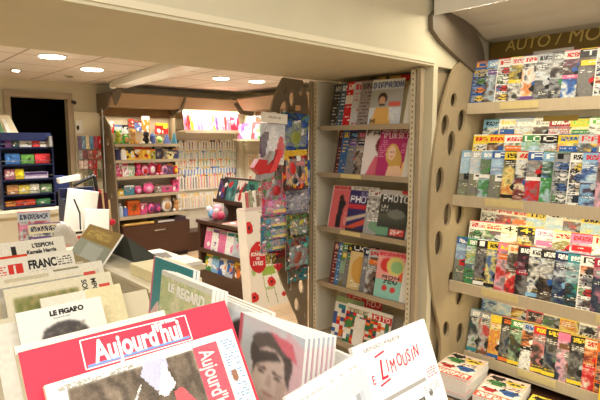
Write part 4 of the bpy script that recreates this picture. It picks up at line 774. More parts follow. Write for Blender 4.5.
# ------------------------------------------------------------------ doorway side: pegboard, blue rack, counter
pg = empty('pegboard_rack', (2.45, 6.72, 0))
sub(box('board', CREAM2, (2.27, 6.728, .5), (2.590, 6.742, 1.98)), pg)
for z in (1.665, 1.49, 1.36, 1.24, 1.10, .96): sub(MB().bar((2.26, 6.70, z), (2.585, 6.70, z), .006, 8).build('peg_rail', BEIGE), pg)
sub(MB().bar((2.545, 6.50, 0), (2.545, 6.50, 2.02), .011).build('pole', CHROME), pg)
tag(pg, 'cream pegboard with rails and a thin pole between doorway and toy shelves', 'rack')
PG = [(1.67, .165, [(110, 84, 120), (96, 140, 180), (226, 210, 160), (96, 150, 190), (196, 90, 110), (204, 36, 44)]), (1.49, .115, [(150, 150, 150), (130, 60, 50), (170, 110, 90), (190, 70, 60), (200, 90, 80)]), (1.36, .11, [(214, 190, 170), (220, 190, 180), (190, 70, 70), (180, 50, 50)]), (1.24, .12, [(150, 140, 110), (100, 110, 80), (190, 60, 50), (120, 120, 90)]), (1.10, .12, [(120, 110, 80), (90, 100, 80), (150, 150, 120)]), (.96, .12, [(170, 140, 110), (120, 90, 70), (200, 170, 150)])]
PCN = ['topmost', 'second', 'third', 'fourth', 'fifth', 'lowest']
for r_, (z, h, cs_) in enumerate(PG):
    n = len(cs_)
    for i, c in enumerate(cs_):
        w = .30 / max(5, n); x = 2.28 + i * w + (0 if r_ < 3 else .05); rn = random.Random(r_ * 10 + i)
        o = box('hanging_pack', CARD_BACK, (0, 0, -h), (w * .88, .01, 0)); o.location = (x, 6.665, z)
        sheet('printed_card', blob(Img(8, 14, c), rn, [tuple(int(v * .7) for v in c), (230, 224, 214), c], 4).vary(10), w * .88, h, TOYPACK, o, z0=-h, y=-.0008)
        MB().bar((w * .44, .0, -.008), (w * .44, .035, -.008), .003, 6).build('peg_hook', CHROME, o)
        tag(o, f'small hanging pack, {ORD[i]} from the doorway, {PCN[r_]} pegboard rail', 'hanging pack', 'packs on the pegboard')
cm = empty('security_camera', at('y', 6.70, 73, 102))
MB().cone((0, .0, 0), (0, -.06, -.012), .022, .022, 16).build('camera_body', BLACK, cm); MB().bar((0, -.0, 0), (.03, .04, .02), .008).build('wall_arm', WHITEPL, cm)
tag(cm, 'small black security camera beside the dark doorway', 'security camera')
o = empty('wall_thermostat', at('y', 6.722, 79, 127)); MB().box((-.045, -.012, -.085), (.045, .008, .085), .006).build('case', WHITEPL, o); MB().ball((-.018, -.014, -.01), .02, (.8, .3, 1.6), 12).build('handset', BLACK, o)
tag(o, 'white wall panel with a black handset above the hanging packs', 'wall phone')

rack = empty('wire_rack', (1.27, 5.12, 0))
def K_(o): return sub(o, rack)
K_(box('header', NAVY, (1.06, 5.0, 1.622), (1.475, 5.03, 1.685)))
for x in (1.055, 1.47): K_(box('post', NAVY, (x, 5.22, 1.005), (x + .03, 5.25, 1.66)))
K_(box('side_panel', NAVY, (1.475, 5.0, 1.005), (1.487, 5.25, 1.66))); K_(box('side_panel', NAVY, (1.05, 5.0, 1.005), (1.06, 5.25, 1.66)))
BZ2 = [1.555, 1.405, 1.27, 1.135, 1.03]
for z in BZ2:
    s = K_(box('shelf', NAVY, (1.06, 5.0, z - .012), (1.475, 5.24, z)))
    sub(MB().bar((1.06, 4.997, z + .03), (1.475, 4.997, z + .03), .003, 6).build('front_wire', CHROME), s)
K_(box('back_panel', NAVY, (1.06, 5.24, 1.005), (1.475, 5.25, 1.66)))
K_(MB().cone((1.455, 4.98, 1.655), (1.455, 4.98, 1.56), .022, .026, 16).build('corner_cap', CHROME))
tag(rack, 'navy blue countertop rack packed with sweets and boxes by the dark doorway', 'rack')
RG = [(0, [(.03, .05, .06, (110, 60, 120), 'violet'), (.09, .05, .06, (50, 80, 70), 'dark green'), (.145, .10, .055, (206, 200, 186), 'beige'), (.255, .06, .055, (196, 60, 56), 'red'), (.32, .085, .05, (214, 206, 190), 'pale grey')]),
      (1, [(.02, .12, .095, (60, 110, 170), 'blue'), (.15, .11, .085, (96, 150, 70), 'green'), (.27, .13, .09, (200, 56, 60), 'red')]),
      (2, [(.01, .08, .09, (190, 110, 130), 'rose'), (.095, .07, .09, (232, 206, 40), 'yellow'), (.17, .20, .06, (226, 216, 236), 'lilac striped')]),
      (3, [(.02, .09, .085, (190, 140, 90), 'tan'), (.115, .09, .08, (220, 200, 90), 'lemon'), (.21, .08, .085, (210, 210, 190), 'off-white'), (.30, .10, .08, (110, 140, 100), 'grey-green')]),
      (4, [(.0, .08, .045, (226, 140, 60), 'orange'), (.085, .16, .05, (214, 70, 40), 'scarlet'), (.26, .12, .05, (70, 140, 90), 'green')])]
for r_, lst in RG:
    for i, (x, w, h, c, cn) in enumerate(lst):
        rn = random.Random(r_ * 7 + i); o = box('sweet_box', col_mat(c), (0, 0, 0), (w, .15, h), bevel=.003); o.location = (1.072 + x * .97, 5.02, BZ2[r_] + .0015)
        im = blob(Img(14, 10, c), rn, [tuple(min(255, int(v * 1.3)) for v in c), (240, 230, 220), tuple(int(v * .6) for v in c)], 4).vary(8)
        if cn == 'lilac striped': im.rect(0, 0, 1, .35, (60, 40, 90)).rect(0, .35, 1, .5, (200, 170, 220))
        sheet('printed_front', im, w * .94, h * .9, CARD, o, x0=w * .03, z0=h * .05, y=-.001)
        tag(o, f'{cn} box on the {["top", "second", "third", "fourth", "lowest"][r_]} shelf of the navy rack', 'box')
ct = empty('counter', (.9, 5.1, 0))
sub(box('counter_top', CREAM2, (-.6, 4.80, .965), (1.50, 5.40, 1.003)), ct); sub(box('front_panel', CREAM2, (-.58, 4.84, .0), (1.48, 4.87, .965)), ct); sub(box('side_panel', CREAM2, (1.45, 4.87, 0), (1.48, 5.38, .965)), ct)
tag(ct, 'cream counter carrying the navy rack', 'counter')
sb = empty('sloping_display', (1.0, 5.7, 0))
sub(MB().prism([(.85, 5.62, 1.60), (1.395, 5.62, 1.60), (1.325, 5.78, 1.865), (.85, 5.78, 1.865)], (0, .025, 0)).build('sloped_board', CREAM2), sb)
sub(box('stand', TAUPE, (.74, 5.72, 0), (1.14, 5.80, 1.62)), sb); sub(box('top_edge', TAUPE, (.85, 5.785, 1.855), (1.325, 5.83, 1.885)), sb)
tag(sb, 'cream sloping leaflet board standing behind the navy rack', 'display board')
for i, (x, c, cn) in enumerate([(1.15, (232, 200, 70), 'yellow'), (1.21, (90, 140, 100), 'green'), (1.27, (240, 236, 226), 'white')]):
    o = MB().prism([(x, 0, 0), (x + .035, 0, -.0), (x + .005, .09, .17), (x - .03, .09, .17)], (0, -.006, 0)).build('leaflet', col_mat(c, .7), None, (0, 5.640, 1.655)); tag(o, f'{cn} leaflet strip on the sloping board at the far doorway side', 'leaflet')
o = box('blue_carton', col_mat((48, 60, 110)), (0, 0, 0), (.16, .2, .14)); o.location = (1.55, 5.3, 1.12); o['x'] = 0
del o['x']
tag(o, 'navy carton on a stool between the navy rack and pegboard', 'box')
st = empty('stool', (1.63, 5.4, 0)); MB().cone((0, 0, 1.09), (0, 0, 1.119), .17, .17, 20).build('seat', BLACK, st)
for k in range(4): MB().bar((.10 * math.cos(k * 1.57 + .8), .10 * math.sin(k * 1.57 + .8), 1.09), (.18 * math.cos(k * 1.57 + .8), .18 * math.sin(k * 1.57 + .8), .0), .012).build('leg', BLACK, st)
tag(st, 'tall black stool holding the navy carton', 'stool')

# newspaper dispenser with hanging bag and folded paper
nd = empty('newspaper_post', (1.25, 3.62, 0))
def N(o): return sub(o, nd)
N(box('post', NAVY, (1.14, 3.74, 0), (1.38, 3.78, 1.28))); N(box('foot', NAVY, (1.05, 3.55, 0), (1.45, 3.95, .03)))
N(MB().prism([(1.12, 3.60, .882), (1.12, 3.72, .882), (1.12, 3.72, 1.22), (1.12, 3.58, 1.22)], (.02, 0, 0)).build('pocket_side', NAVY))
N(MB().bar((1.19, 3.61, 1.31), (1.335, 3.61, 1.37), .012).build('top_hoop', BLACK)); N(MB().bar((1.335, 3.61, 1.37), (1.36, 3.62, 1.22), .012).build('side_hoop', BLACK))
N(box('shelf', NAVY, (1.06, 3.45, .86), (1.42, 3.76, .882)))
tag(nd, 'dark blue newspaper post behind the plastic bag of magazines', 'newspaper stand')
im = Img(24, 40, (244, 240, 230)).rect(.6, .42, .8, .6, (104, 96, 70)).rect(.64, .45, .76, .56, (70, 70, 60)).lines(.25, .12, .85, .16, (190, 178, 156), 1).vary(4)
def bent_paper(name, label, img, w, h, loc, rot, bend, cat, m=NEWS, bk=PAPERC, t=.012, group=None, edge=0):
    o = bpy.data.objects.new(name, sheet_mesh(name, Img(img.w, img.h, (242, 238, 226)), w, h, m, bend=bend, edge=edge)); C.objects.link(o)
    o.location = loc; o.rotation_euler = rot
    md = o.modifiers.new('thickness', 'SOLIDIFY'); md.thickness = t; md.offset = 1
    sheet('front_page', img, w, h, m, o, bend=bend, y=-.0025 if t < .005 else -.0025, edge=edge)
    return tag(o, label, cat, group)
bent_paper('newspaper', 'tall white newspaper with one small picture, bowed forward in the blue post', im, .20, .32, (1.075, 3.53, .985), (R(-4), R(11), 0), .03, 'newspaper')
im = Img(24, 40, (206, 200, 196)).text('OS', .1, .1, .9, .4, (60, 56, 64)).lines(.05, .45, .95, .95, (110, 106, 116), 2, fill=.9).rect(.1, .7, .9, .78, K).vary(6)
bent_paper('newspaper', 'grey printed newspaper under the bowed white one, in the blue post', im, .165, .27, (1.195, 3.475, .886), (R(-8), R(6), 0), .01, 'newspaper')
o = MB().prism([(0, 0, 0), (.14, 0, .01), (.14, 0, .045), (.0, 0, .035)], (0, .06, 0)).build('paper_pad', WHITEPL, None, (1.11, 3.63, 1.325), (0, R(-4), 0)); tag(o, 'white folded pad on top of the blue newspaper post', 'pad')
o = bpy.data.objects.get('newspaper'); 
for a_, b_ in (((.03, -.05, .25), (.075, -.06, .16)), ((.075, -.06, .16), (.10, -.055, .02))): MB().bar(a_, b_, .005, 8).build('strap', BLACK, o)
# slim rods and red items between the post and toy shelves
rd = empty('rod_stand', (1.62, 4.4, 0))
for k, (a, b) in enumerate([((102, 190), (112, 246)), ((109, 200), (115, 246))]):
    p, q = at('y', 4.4, *a), at('y', 4.4, *b); sub(MB().bar(p, (q.x, q.y, .04), .009).build('rod', WOODTRIM), rd)
sub(box('foot', BLACK, (1.50, 4.25, 0), (1.86, 4.55, .04)), rd)
sub(box('backing', mat('dark_red_board', (84, 30, 32), .5, .1, 10), (1.60, 4.42, .04), (1.74, 4.435, 1.16)), rd)
tag(rd, 'two thin wooden rods on a dark red stand before the toy shelves', 'rod stand')
for u, v, r, lab in [(97, 192, .035, 'red tag at the top of the rod stand'), (112, 222, .032, 'red wrapped toy on the rod stand beside the drawer cabinet'), (105, 240, .04, 'crimson bundle low on the rod stand')]:
    p = at('y', 4.37, u, v); tag(MB().ball((0, 0, 0), r, (1, .5, .9), 14).build('red_trinket', col_mat((196, 36, 50)), None, p, smooth=True), lab, 'toy')

# small table with flat magazines between the newspapers and drawer cabinet
lt_ = empty('low_table', (1.42, 2.95, 0))
sub(box('table_top', CREAM2, (1.12, 2.62, .835), (1.62, 3.22, .865)), lt_)
for x in (1.15, 1.57):
    for y in (2.66, 3.17): sub(box('leg', CREAM2, (x, y, 0), (x + .03, y + .03, .835)), lt_)
tag(lt_, 'small cream table behind the gold magazine', 'table')
for k, (x, y, c, lab) in enumerate([(1.22, 2.90, (34, 32, 34), 'black covered magazine lying flat on the small cream table'), (1.30, 2.72, (238, 228, 190), 'cream yellow folder lying at the near end of the small table')]):
    o = box('magazine', PAGESW, (0, 0, 0), (.30, .20, .022)); o.location = (x, y, .8665); o.rotation_euler = (0, 0, R(-14)) if k == 0 else (0, 0, 0)
    if k: o.location.y = 2.63
    me = sheet_mesh('cover', Img(20, 14, c).rect(.0, .0, 1, .12, (236, 232, 226)).rect(.06, .2, .12, .8, c), .30, .20, GLOSS); me.transform(Matrix.Translation((0, 0, .0228)) @ Matrix.Rotation(R(-90), 4, 'X')); link(bpy.data.objects.new('cover', me), o); tag(o, lab, 'magazine')

# ------------------------------------------------------------------ newspaper display
nw = empty('newspaper_display', (.4, 1.4, 0))
def D(o): return sub(o, nw)
X0, X1 = .12, .72
D(MB().prism([(X0, .38, 0), (.455, .38, 0), (.455, 1.29, 0), (X1, 1.29, 0), (X1, 2.64, 0), (1.02, 2.64, 0), (1.02, 2.95, 0), (X0, 2.95, 0)], (0, 0, .86)).build('cabinet', CREAM2))
D(box('riser', CREAM2, (X0 + .01, .385, .86), (.425, .86, 1.046))); D(box('front_ledge', CREAM2, (X0 + .01, .385, 1.046), (.425, .40, 1.066)))
D(box('side_board', WOODTRIM, (X0 - .015, .30, .0), (X0, 2.95, .93)))
D(box('spine', CREAM2, (.765, 1.60, 0), (.96, 2.50, 1.095)))
D(box('spine_cap', CREAM2, (.758, 1.60, 1.095), (.97, 2.50, 1.11)))
ROWY = [(1.44, 1.16), (1.78, 1.14), (2.14, 1.15), (2.46, 1.18)]
for y, zt in [(1.60, 1.11), (1.98, 1.09), (2.20, 1.10), (2.47, 1.12)]:
    t33 = R(30); L_ = (zt - .86) / math.cos(t33)
    D(MB().prism([(X0 + .02, y, zt), (X1 + .03, y, zt), (X1 + .03, y - L_ * math.sin(t33), .86), (X0 + .02, y - L_ * math.sin(t33), .86)], (0, .008, .0)).build('divider', CREAM2))
tag(nw, 'long cream newspaper display unit with sloping pockets', 'newspaper stand')

def paper(label, TL, w, h, tilt, img, t=.004, rz=0, group=None, name='newspaper', cat='newspaper', m=NEWS, edge=PAPERC, bend=0, lean=0, part='front_page'):
    """TL = top corner nearest the viewer's left; returns the object and its bottom-left corner"""
    a = R(tilt); dirn = Matrix.Rotation(R(rz), 3, 'Z') @ Vector((0, math.sin(a), math.cos(a)))
    o = magazine(label, img, Vector(TL) - dirn * h, rz, tilt, w=w, h=h, t=t, name=name, cat=cat, group=group, m=m, edge=edge, part=part, bend=bend, lean=lean)
    return o
def local(o, u, v):
    """where the pixel's ray meets the paper's front, in the paper's own x, z"""
    M = o.matrix_basis; n = M.to_3x3() @ Vector((0, -1, 0)); p0 = M.translation
    r = _fw + (u - 300) / F * _rt - (v - 200) / F * _up
    q = M.inverted() @ (CAM + r * ((p0 - CAM).dot(n) / r.dot(n))); return q.x, q.z

# red daily with the masthead panel
A = paper('red newspaper with large white masthead, standing at the front of the display', (.144, .665, 1.363), .300, .36, 33, Img(60, 72, (232, 66, 84)).rect(0, 0, 1, .006, (240, 230, 216)), t=.012, name='newspaper')
c = [local(A, *p) for p in ((79.5, 341), (184.5, 315.5), (192, 339.5), (86, 370))]
def stroke(name, a, b, wd, m, parent, y=-.0013):
    a, b = Vector((a[0], 0, a[1])), Vector((b[0], 0, b[1])); d = (b - a).normalized(); n = Vector((-d.z, 0, d.x)) * wd / 2
    return MB().prism([a + n + Vector((0, y, 0)), b + n + Vector((0, y, 0)), b - n + Vector((0, y, 0)), a - n + Vector((0, y, 0))], (0, .0006, 0)).build(name, m, parent)
for i in range(4): stroke('masthead_border', c[i], c[(i + 1) % 4], .0016, WHITEINK, A)
z0 = (c[3][1] + c[2][1]) / 2; x0 = c[3][0]; wd = c[2][0] - c[3][0]; hh = c[0][1] - c[3][1]
stroke('masthead_rule', (x0 + .003, z0 + .004), (x0 + wd - .003, z0 + .004), .0035, BLUEINK, A)
l = lettering("Aujourd'hui", hh * 1.05, WHITEINK, A, 0, 0, y=-.0012, bold=.0013, name='masthead_lettering')
bb = [v.co.x for v in l.data.vertices]; sx = (wd * .83) / (max(bb) - min(bb)); mn = min(bb)
for v in l.data.vertices: v.co.x = (v.co.x - mn) * sx + x0 + wd * .085; v.co.z += z0 + hh * .16
l2 = lettering('en france', hh * .17, WHITEINK, A, x0 + wd * .73, z0 + hh * .86, y=-.0012, bold=.0004, name='masthead_lettering')
# sideways newspaper in front of it
p = local(A, 42, 388); q = local(A, 228, 331)
Mx = A.matrix_basis.copy()
def front_of(o, x, z, dy): return o.matrix_basis @ Vector((x, dy, z))
w2 = q[0] - p[0]; tl = front_of(A, p[0], (p[1] + q[1]) / 2, -.012)
im = Img(140, 130, (240, 236, 222))
S_ = paper('newspaper turned sideways with a crowd photo, leaning on the red one', tl, w2, .27, 33, im, t=.008, name='newspaper')
def PX(u, v): x, z = local(S_, u, v); return (x / w2, 1 - z / .27)
q0, q1, q2, q3 = PX(67, 387), PX(192, 350), PX(207, 400), PX(80, 420)
y_ = q1[1]; photo(im, q0[0], y_, q1[0], 1, [(70, 62, 54), (120, 106, 90), (86, 76, 66), (140, 124, 106), (64, 58, 52)], RN, 2.5); [im.oval(RN.uniform(q0[0], q1[0] - .25), RN.uniform(y_ + .03, 1), .012, .012, RN.choice([(190, 164, 146), (150, 124, 106), (206, 196, 186)])) for _ in range(40)]; im.blur(1)
im.poly([PX(144, 362), PX(166, 358), PX(170, 381), PX(157, 391), PX(140, 376)], (186, 186, 206)); im.poly([PX(163, 362), PX(176, 384), PX(167, 397), PX(159, 394)], (226, 224, 220)); im.poly([PX(174, 392), PX(182, 386), PX(196, 400), PX(196, 412), PX(180, 412)], (206, 96, 100)); im.poly([PX(140, 384), PX(142, 384), PX(137, 400), PX(135, 400)], (220, 216, 206))
r0, r1 = PX(193, 350)[0], PX(217, 344)[0]; im.rect(r0, y_ - .008, r1, 1, (222, 92, 104)); im.lines(r1 + .02, y_, .985, 1, (120, 160, 190), 2, fill=.5); im.oval((r1 + .97) / 2, y_ + .2, .02, .03, (150, 110, 90)); im.lines(.05, .02, .4, .05, (170, 165, 150), 1); im.vary(4)
old = [c_ for c_ in S_.children if c_.name.startswith('front_page')][0]; old.data = sheet_mesh('front_page', im, w2, .27, NEWS, y=-.0006)
l = lettering("Aujourd'hui", .034, mat('pale_rose_ink', (250, 214, 208), .7, .02, 20), S_, 0, 0, y=-.0012, bold=.0006, name='masthead_lettering')
l.data.transform(Matrix.Translation((r0 * w2 + .007, 0, .27 * (1 - y_) - .006)) @ Matrix.Rotation(R(90), 4, 'Y') @ Matrix.Diagonal((.58, 1, 1, 1)))
# plain newspaper standing behind the red one
paper('plain cream newspaper whose edge shows above the red masthead sheet', at('z', 1.358, 14, 347), .208, .36, 33, Img(20, 24, (240, 232, 206)).vary(3), t=.006)
# magazine of a daily with a bowed head
fig = Img(70, 92, (246, 244, 236)); fig.oval(.5, .33, .28, .17, (70, 62, 58)); fig.oval(.48, .44, .2, .15, (150, 132, 118)); fig.speck(.25, .2, .75, .45, [(96, 86, 80), (60, 54, 50), (120, 110, 100)], .4, 2); fig.poly([(.25, .42), (.38, .30), (.5, .36), (.46, .5), (.3, .55)], (176, 160, 146)); fig.rect(.2, .55, .8, 1, (120, 112, 104)); fig.blur(2).vary(3)
Fg = paper('white newspaper magazine with a bowed head in black and white', (.312, 1.442, 1.170), .222, .29, 30, fig, t=.01, name='newspaper_magazine', m=GLOSS, edge=PAGESW)
lettering('LE FIGARO', .0185, BLACKINK, Fg, .080, .29 - .027, y=-.0012, bold=.0011, name='masthead_lettering'); lettering('M A G A Z I N E', .006, BLACKINK, Fg, .088, .29 - .037, y=-.0012, name='masthead_lettering')
paper('cream newspaper edge showing beside the bowed head magazine', (.40, 1.545, 1.166), .235, .30, 30, Img(30, 40, (240, 228, 184)).rect(0, 0, .55, 1, (242, 236, 220)).vary(3), t=.008)
paper('blank white newspaper peeping out to the doorway side of the bowed head magazine', (.262, 1.47, 1.140), .20, .27, 30, Img(20, 24, (242, 236, 222)).vary(3), t=.006)
mp = Img(90, 60, (238, 230, 202)); mp.rect(.07, .12, .66, .95, (150, 150, 96)); mp.speck(.07, .12, .66, .95, [(132, 138, 84), (164, 160, 110), (178, 160, 110)], .5, 3); mp.rect(.25, .2, .42, .8, (120, 128, 80)); mp.oval(.52, .34, .06, .1, (206, 150, 110)); mp.blur(2); mp.rect(.86, .14, .97, .4, (222, 90, 76)); mp.rect(.88, .2, .95, .34, (240, 224, 210)); mp.vary(3)
Mp = paper('newspaper with olive photo and a red square logo, behind the bowed head magazine', at('z', 1.15, 3, 290), .340, .30, 30, mp, t=.008)
for k, tx in enumerate(('MPC', 'SOU')):
    l = lettering(tx, .024, BLACKINK, Mp, 0, 0, y=-.0012, bold=.0006, name='headline_lettering'); l.data.transform(Matrix.Translation((.335 * (.80 - .095 * k), 0, .30 * .955)) @ Matrix.Rotation(R(90), 4, 'Y'))
for k, tx in enumerate(('Alain', 'de la', 'terre')): 
    l = lettering(tx, .018, BLACKINK, Mp, 0, 0, y=-.0012, name='headline_lettering') if k < 0 else None
paper('grey striped newspaper with a red corner logo, behind the olive photo', at('z', 1.145, -3, 285), .318, .30, 30, Img(60, 40, (206, 200, 184)).rect(0, 0, 1, .05, (238, 230, 206)).rect(.86, .03, 1, .18, (216, 90, 80)).rect(.89, .07, .96, .16, (240, 224, 210)).rect(0, .06, .84, .14, (176, 172, 160)).vary(3), t=.006)
paper('pale newspaper with a faint beige picture, in front of the red logo daily', at('z', 1.15, -3, 277), .360, .30, 30, Img(60, 40, (238, 232, 214)).rect(.05, .04, .45, .16, (214, 204, 176)).rect(.5, .03, .75, .05, (150, 146, 120)).rect(.5, .1, .95, .4, (226, 220, 200)).vary(3), t=.006)
fr = Img(80, 60, (242, 238, 224)); fr.rect(.16, .08, .34, .3, (222, 66, 56)); fr.rect(.22, .1, .25, .26, (242, 236, 224)); fr.rect(.22, .23, .3, .26, (242, 236, 224)); fr.lines(.0, .1, .14, .3, (226, 80, 60), 2); fr.lines(.78, .06, .96, .2, (90, 86, 80), 2); fr.vary(3)
Fr = paper('daily with black block headline and small red square logo', at('z', 1.175, -8, 261), .286, .30, 30, fr, t=.008)
lettering('FRANC', .048, BLACKINK, Fr, .288 * .40, .30 - .054, y=-.0012, xs=.66, bold=.002, name='headline_lettering'); lettering('AREUD', .048, BLACKINK, Fr, .288 * .40, .30 - .098, y=-.0012, xs=.66, bold=.002, name='headline_lettering')
o_ = Img(60, 40, (244, 240, 226)); 
im = Img(60, 30, (226, 80, 50)).oval(.45, .75, .7, .62, (232, 190, 60)).oval(.42, .95, .62, .6, (236, 226, 206)); im.lines(.1, .6, .6, .95, (200, 70, 50), 2)
paper('red and yellow arc-topped newspaper at the doorway edge of the display', at('z', 1.168, -12, 259), .135, .28, 30, im, t=.006)
Un = paper('weekly with a big black numeral and two lines of heading, back row', at('z', 1.205, -12, 245), .285, .30, 30, o_.vary(3), t=.008)
lettering('1', .085, BLACKINK, Un, .29 * .20, .30 - .082, y=-.0012, bold=.003, xs=1.25, name='headline_lettering'); lettering("L'ESPION", .025, BLACKINK, Un, .29 * .53, .30 - .036, y=-.0012, xs=.85, bold=.001, name='headline_lettering'); lettering('Kamala Harris', .023, BLACKINK, Un, .29 * .45, .30 - .062, y=-.0012, xs=.86, bold=.001, name='headline_lettering')
paper('white boxed newspaper with small red logo beside the plastic bag', at('y', 2.86, 74, 231), .11, .24, 6, Img(30, 40, (236, 228, 208)).rect(.05, .03, .4, .07, (60, 56, 50)).rect(.15, .12, .4, .2, (210, 80, 80)).vary(3), t=.02)
# behind the back row
for u, v, c_, lab, tl_ in [(17, 212, 'pink', 'grey and pink magazine leaning at the back of the newspaper display', 18), (28, 224, 'purple', 'pink framed magazine in front of the grey one, beside the plastic bag', 24)]:
    P_ = at('y', 2.86 if c_ == 'pink' else 2.78, u, v)
    im = auto_cover('silver' if c_ == 'pink' else 'cream', c_, None, PAL['navy'], 4).speck(0, .3, 1, 1, [(130, 134, 136), (170, 176, 180), (190, 110, 120)], .5, 3)
    paper(lab, P_, .15, .30, tl_, im, rz=-14, name='magazine', cat='magazine', m=GLOSS, lean=0, part='cover')
bg_ = empty('plastic_bag', (.835, 2.76, .885))
bm = bmesh.new(); bmesh.ops.create_uvsphere(bm, u_segments=24, v_segments=16, radius=1)
for v in bm.verts:
    n = 1 + .10 * math.sin(7 * math.atan2(v.co.y, v.co.x) + 3 * v.co.z) * (1 - abs(v.co.z)) + RN.uniform(-.03, .03)
    v.co = Vector((v.co.x * .088 * n * (1.05 - .25 * max(0, v.co.z)), v.co.y * .07 * n, v.co.z * .165 + .15))
me = bpy.data.meshes.new('bag_body'); bm.to_mesh(me); bm.free(); me.materials.append(mat('crinkled_bag', (212, 206, 194), .25, .12, 16, bump=1.0, alpha=.85)); o = link(bpy.data.objects.new('bag_body', me), bg_)
box('inner_paper', col_mat((226, 170, 160), .7), (-.05, -.076, .10), (.02, -.070, .20), bg_)
tag(bg_, 'crumpled pale plastic bag standing behind the back row of newspapers', 'plastic bag')

# gold magazine on the spine with a folded stand behind it
P_ = at('x', .80, 87, 233)
gi = Img(60, 60, (156, 132, 76)).rect(.0, 0, 1, .46, (150, 124, 66)).rect(0, .48, 1, 1, (150, 156, 140)).rect(.3, .55, .8, 1, (176, 182, 170)).lines(.12, .12, .85, .36, (206, 182, 104), 1, RN, .62).blur(1).vary(4)
Gm = paper('gold magazine with grey-green lower half leaning on the display spine', (.845, 2.365, 1.234), .36, .150, 38, gi, rz=-90, name='magazine', cat='magazine', m=GLOSS, t=.008, edge=PAGESW, part='cover')
o = MB().prism([(.86, 1.995, 1.222), (1.0, 1.995, 1.1115), (.885, 1.995, 1.1115)], (0, .36, 0)).build('easel_back', col_mat((62, 66, 62), .6)); 
tag(o, 'dark folded easel behind the gold magazine', 'easel')
o = box('cream_carton', mat('cream_card', (246, 236, 190), .7, .02, 20), (.80, 1.64, 1.1115), (.95, 1.84, 1.15)); tag(o, 'bright cream carton on the display spine before the gold magazine', 'box')

# ------------------------------------------------------------------ magazine rack facing the door (right of the newspapers)
mr = empty('magazine_stand', (.68, .85, 0))
def Q(o): return sub(o, mr)
Q(box('body', CREAM2, (.465, .37, 0), (.84, 1.26, .93))); Q(box('back_board', WOODTRIM, (.80, .66, .93), (.815, 1.26, 1.06)))
Q(box('end_board', CREAM2, (.50, 1.25, .94), (.80, 1.265, 1.06)))
tag(mr, 'cream stand holding upright magazines beside the newspaper display', 'magazine rack')
teal = Img(50, 66, (60, 142, 146)).poly([(0, 1), (.0, .55), (.22, .38), (.3, .6), (.22, 1)], (232, 190, 186)).poly([(.22, .38), (.3, .5), (.5, .55), (.4, 1), (.25, 1)], (226, 214, 190)).oval(.35, .72, .1, .2, (52, 110, 110)).rect(0, 0, .05, 1, (214, 110, 140)).oval(.8, .6, .2, .3, (80, 160, 160)).vary(4)
reg = Img(60, 76, (196, 206, 170)); photo(reg, 0, 0, 1, 1, [(176, 196, 160), (214, 214, 168), (190, 204, 150), (226, 222, 186), (160, 186, 150)], RN, 1.2); reg.rect(0, 0, 1, .04, (226, 226, 214)).oval(.70, .40, .24, .09, (120, 140, 120)).poly([(.62, .42), (.78, .40), (.77, .6), (.9, 1), (.62, 1), (.67, .6)], (92, 112, 104)).poly([(.50, .30), (.56, .28), (.72, .46), (.68, .52)], (96, 116, 106)).poly([(.86, .28), (.92, .3), (.77, .5), (.73, .46)], (100, 120, 108)).lines(.08, .42, .45, .75, (236, 230, 180), 4).vary(4)
rackgrp = 'tree cover magazines in the stand'
def rmag(label, TL, w, h, img, n=1, tilt=8, low=None, grp=None, t=.008, gap=.0005, title=None):
    for k in range(n):
        P_ = Vector(TL) + Vector((k * (t + gap), -k * .002, -k * .003))
        o = paper(label if k == 0 else low, P_, w, h, tilt, img, rz=-90, name='magazine', cat='magazine', m=GLOSS, t=t, edge=PAGESW, group=None if k == 0 else grp, part='cover')
        if k == 0: first = o
    return first
Tm = rmag('teal magazine with pink edge at the far end of the stand', (.598, 1.222, 1.316), .20, .28, teal, 2, 8, 'second teal copy behind the teal magazine in the stand', 'copies behind the teal magazine')
Rg = rmag('green magazine with a dark tree, first of its copies in the stand', (.535, 1.055, 1.322), .212, .285, reg, 4, 7, 'copy tucked behind the green tree magazine in the stand', rackgrp)
lettering('LE', .026, WHITEINK, Rg, .036, .285 - .040, y=-.0012, bold=.001, name='masthead_lettering'); lettering('REGARD', .031, WHITEINK, Rg, .074, .285 - .044, y=-.0012, xs=.95, bold=.0012, name='masthead_lettering')
wf = Img(60, 76, (226, 230, 238)).rect(0, 0, 1, .05, (246, 246, 246)).poly([(0, .12), (.35, .05), (.3, .2), (0, .3)], (220, 70, 90)).oval(.68, .32, .30, .24, (62, 48, 46)).oval(.62, .46, .16, .3, (62, 48, 46)).oval(.80, .36, .20, .20, (222, 180, 158)).rect(.68, .32, .8, .34, (80, 60, 56)).blur(2).vary(3)
rmag('pale magazine with a dark-haired face, partly hidden by the red newspaper', (.606, .968, 1.271), .205, .29, wf, 1, 7)
for k, (c_, lab) in enumerate([((120, 110, 70), 'olive spined magazine behind the pale face cover'), ((206, 180, 130), 'tan spined magazine at the back of the stand')]):
    rmag(lab, (.66 + .013 * k, 1.06, 1.245 - .0 * k), .235, .24, Img(10, 12, c_).vary(3), 1, 6, t=.011)
bf = Img(72, 116, (206, 214, 226)); photo(bf, 0, 0, 1, .8, [(196, 206, 220), (214, 218, 226), (222, 206, 212)], RN, .3); bf.poly([(.75, 0), (1, .06), (1, .8), (.8, .8)], (226, 190, 200)).poly([(0, 0), (.06, 0), (.04, .3), (0, .3)], (206, 90, 110))
HR, SK = (88, 80, 80), (212, 190, 182)
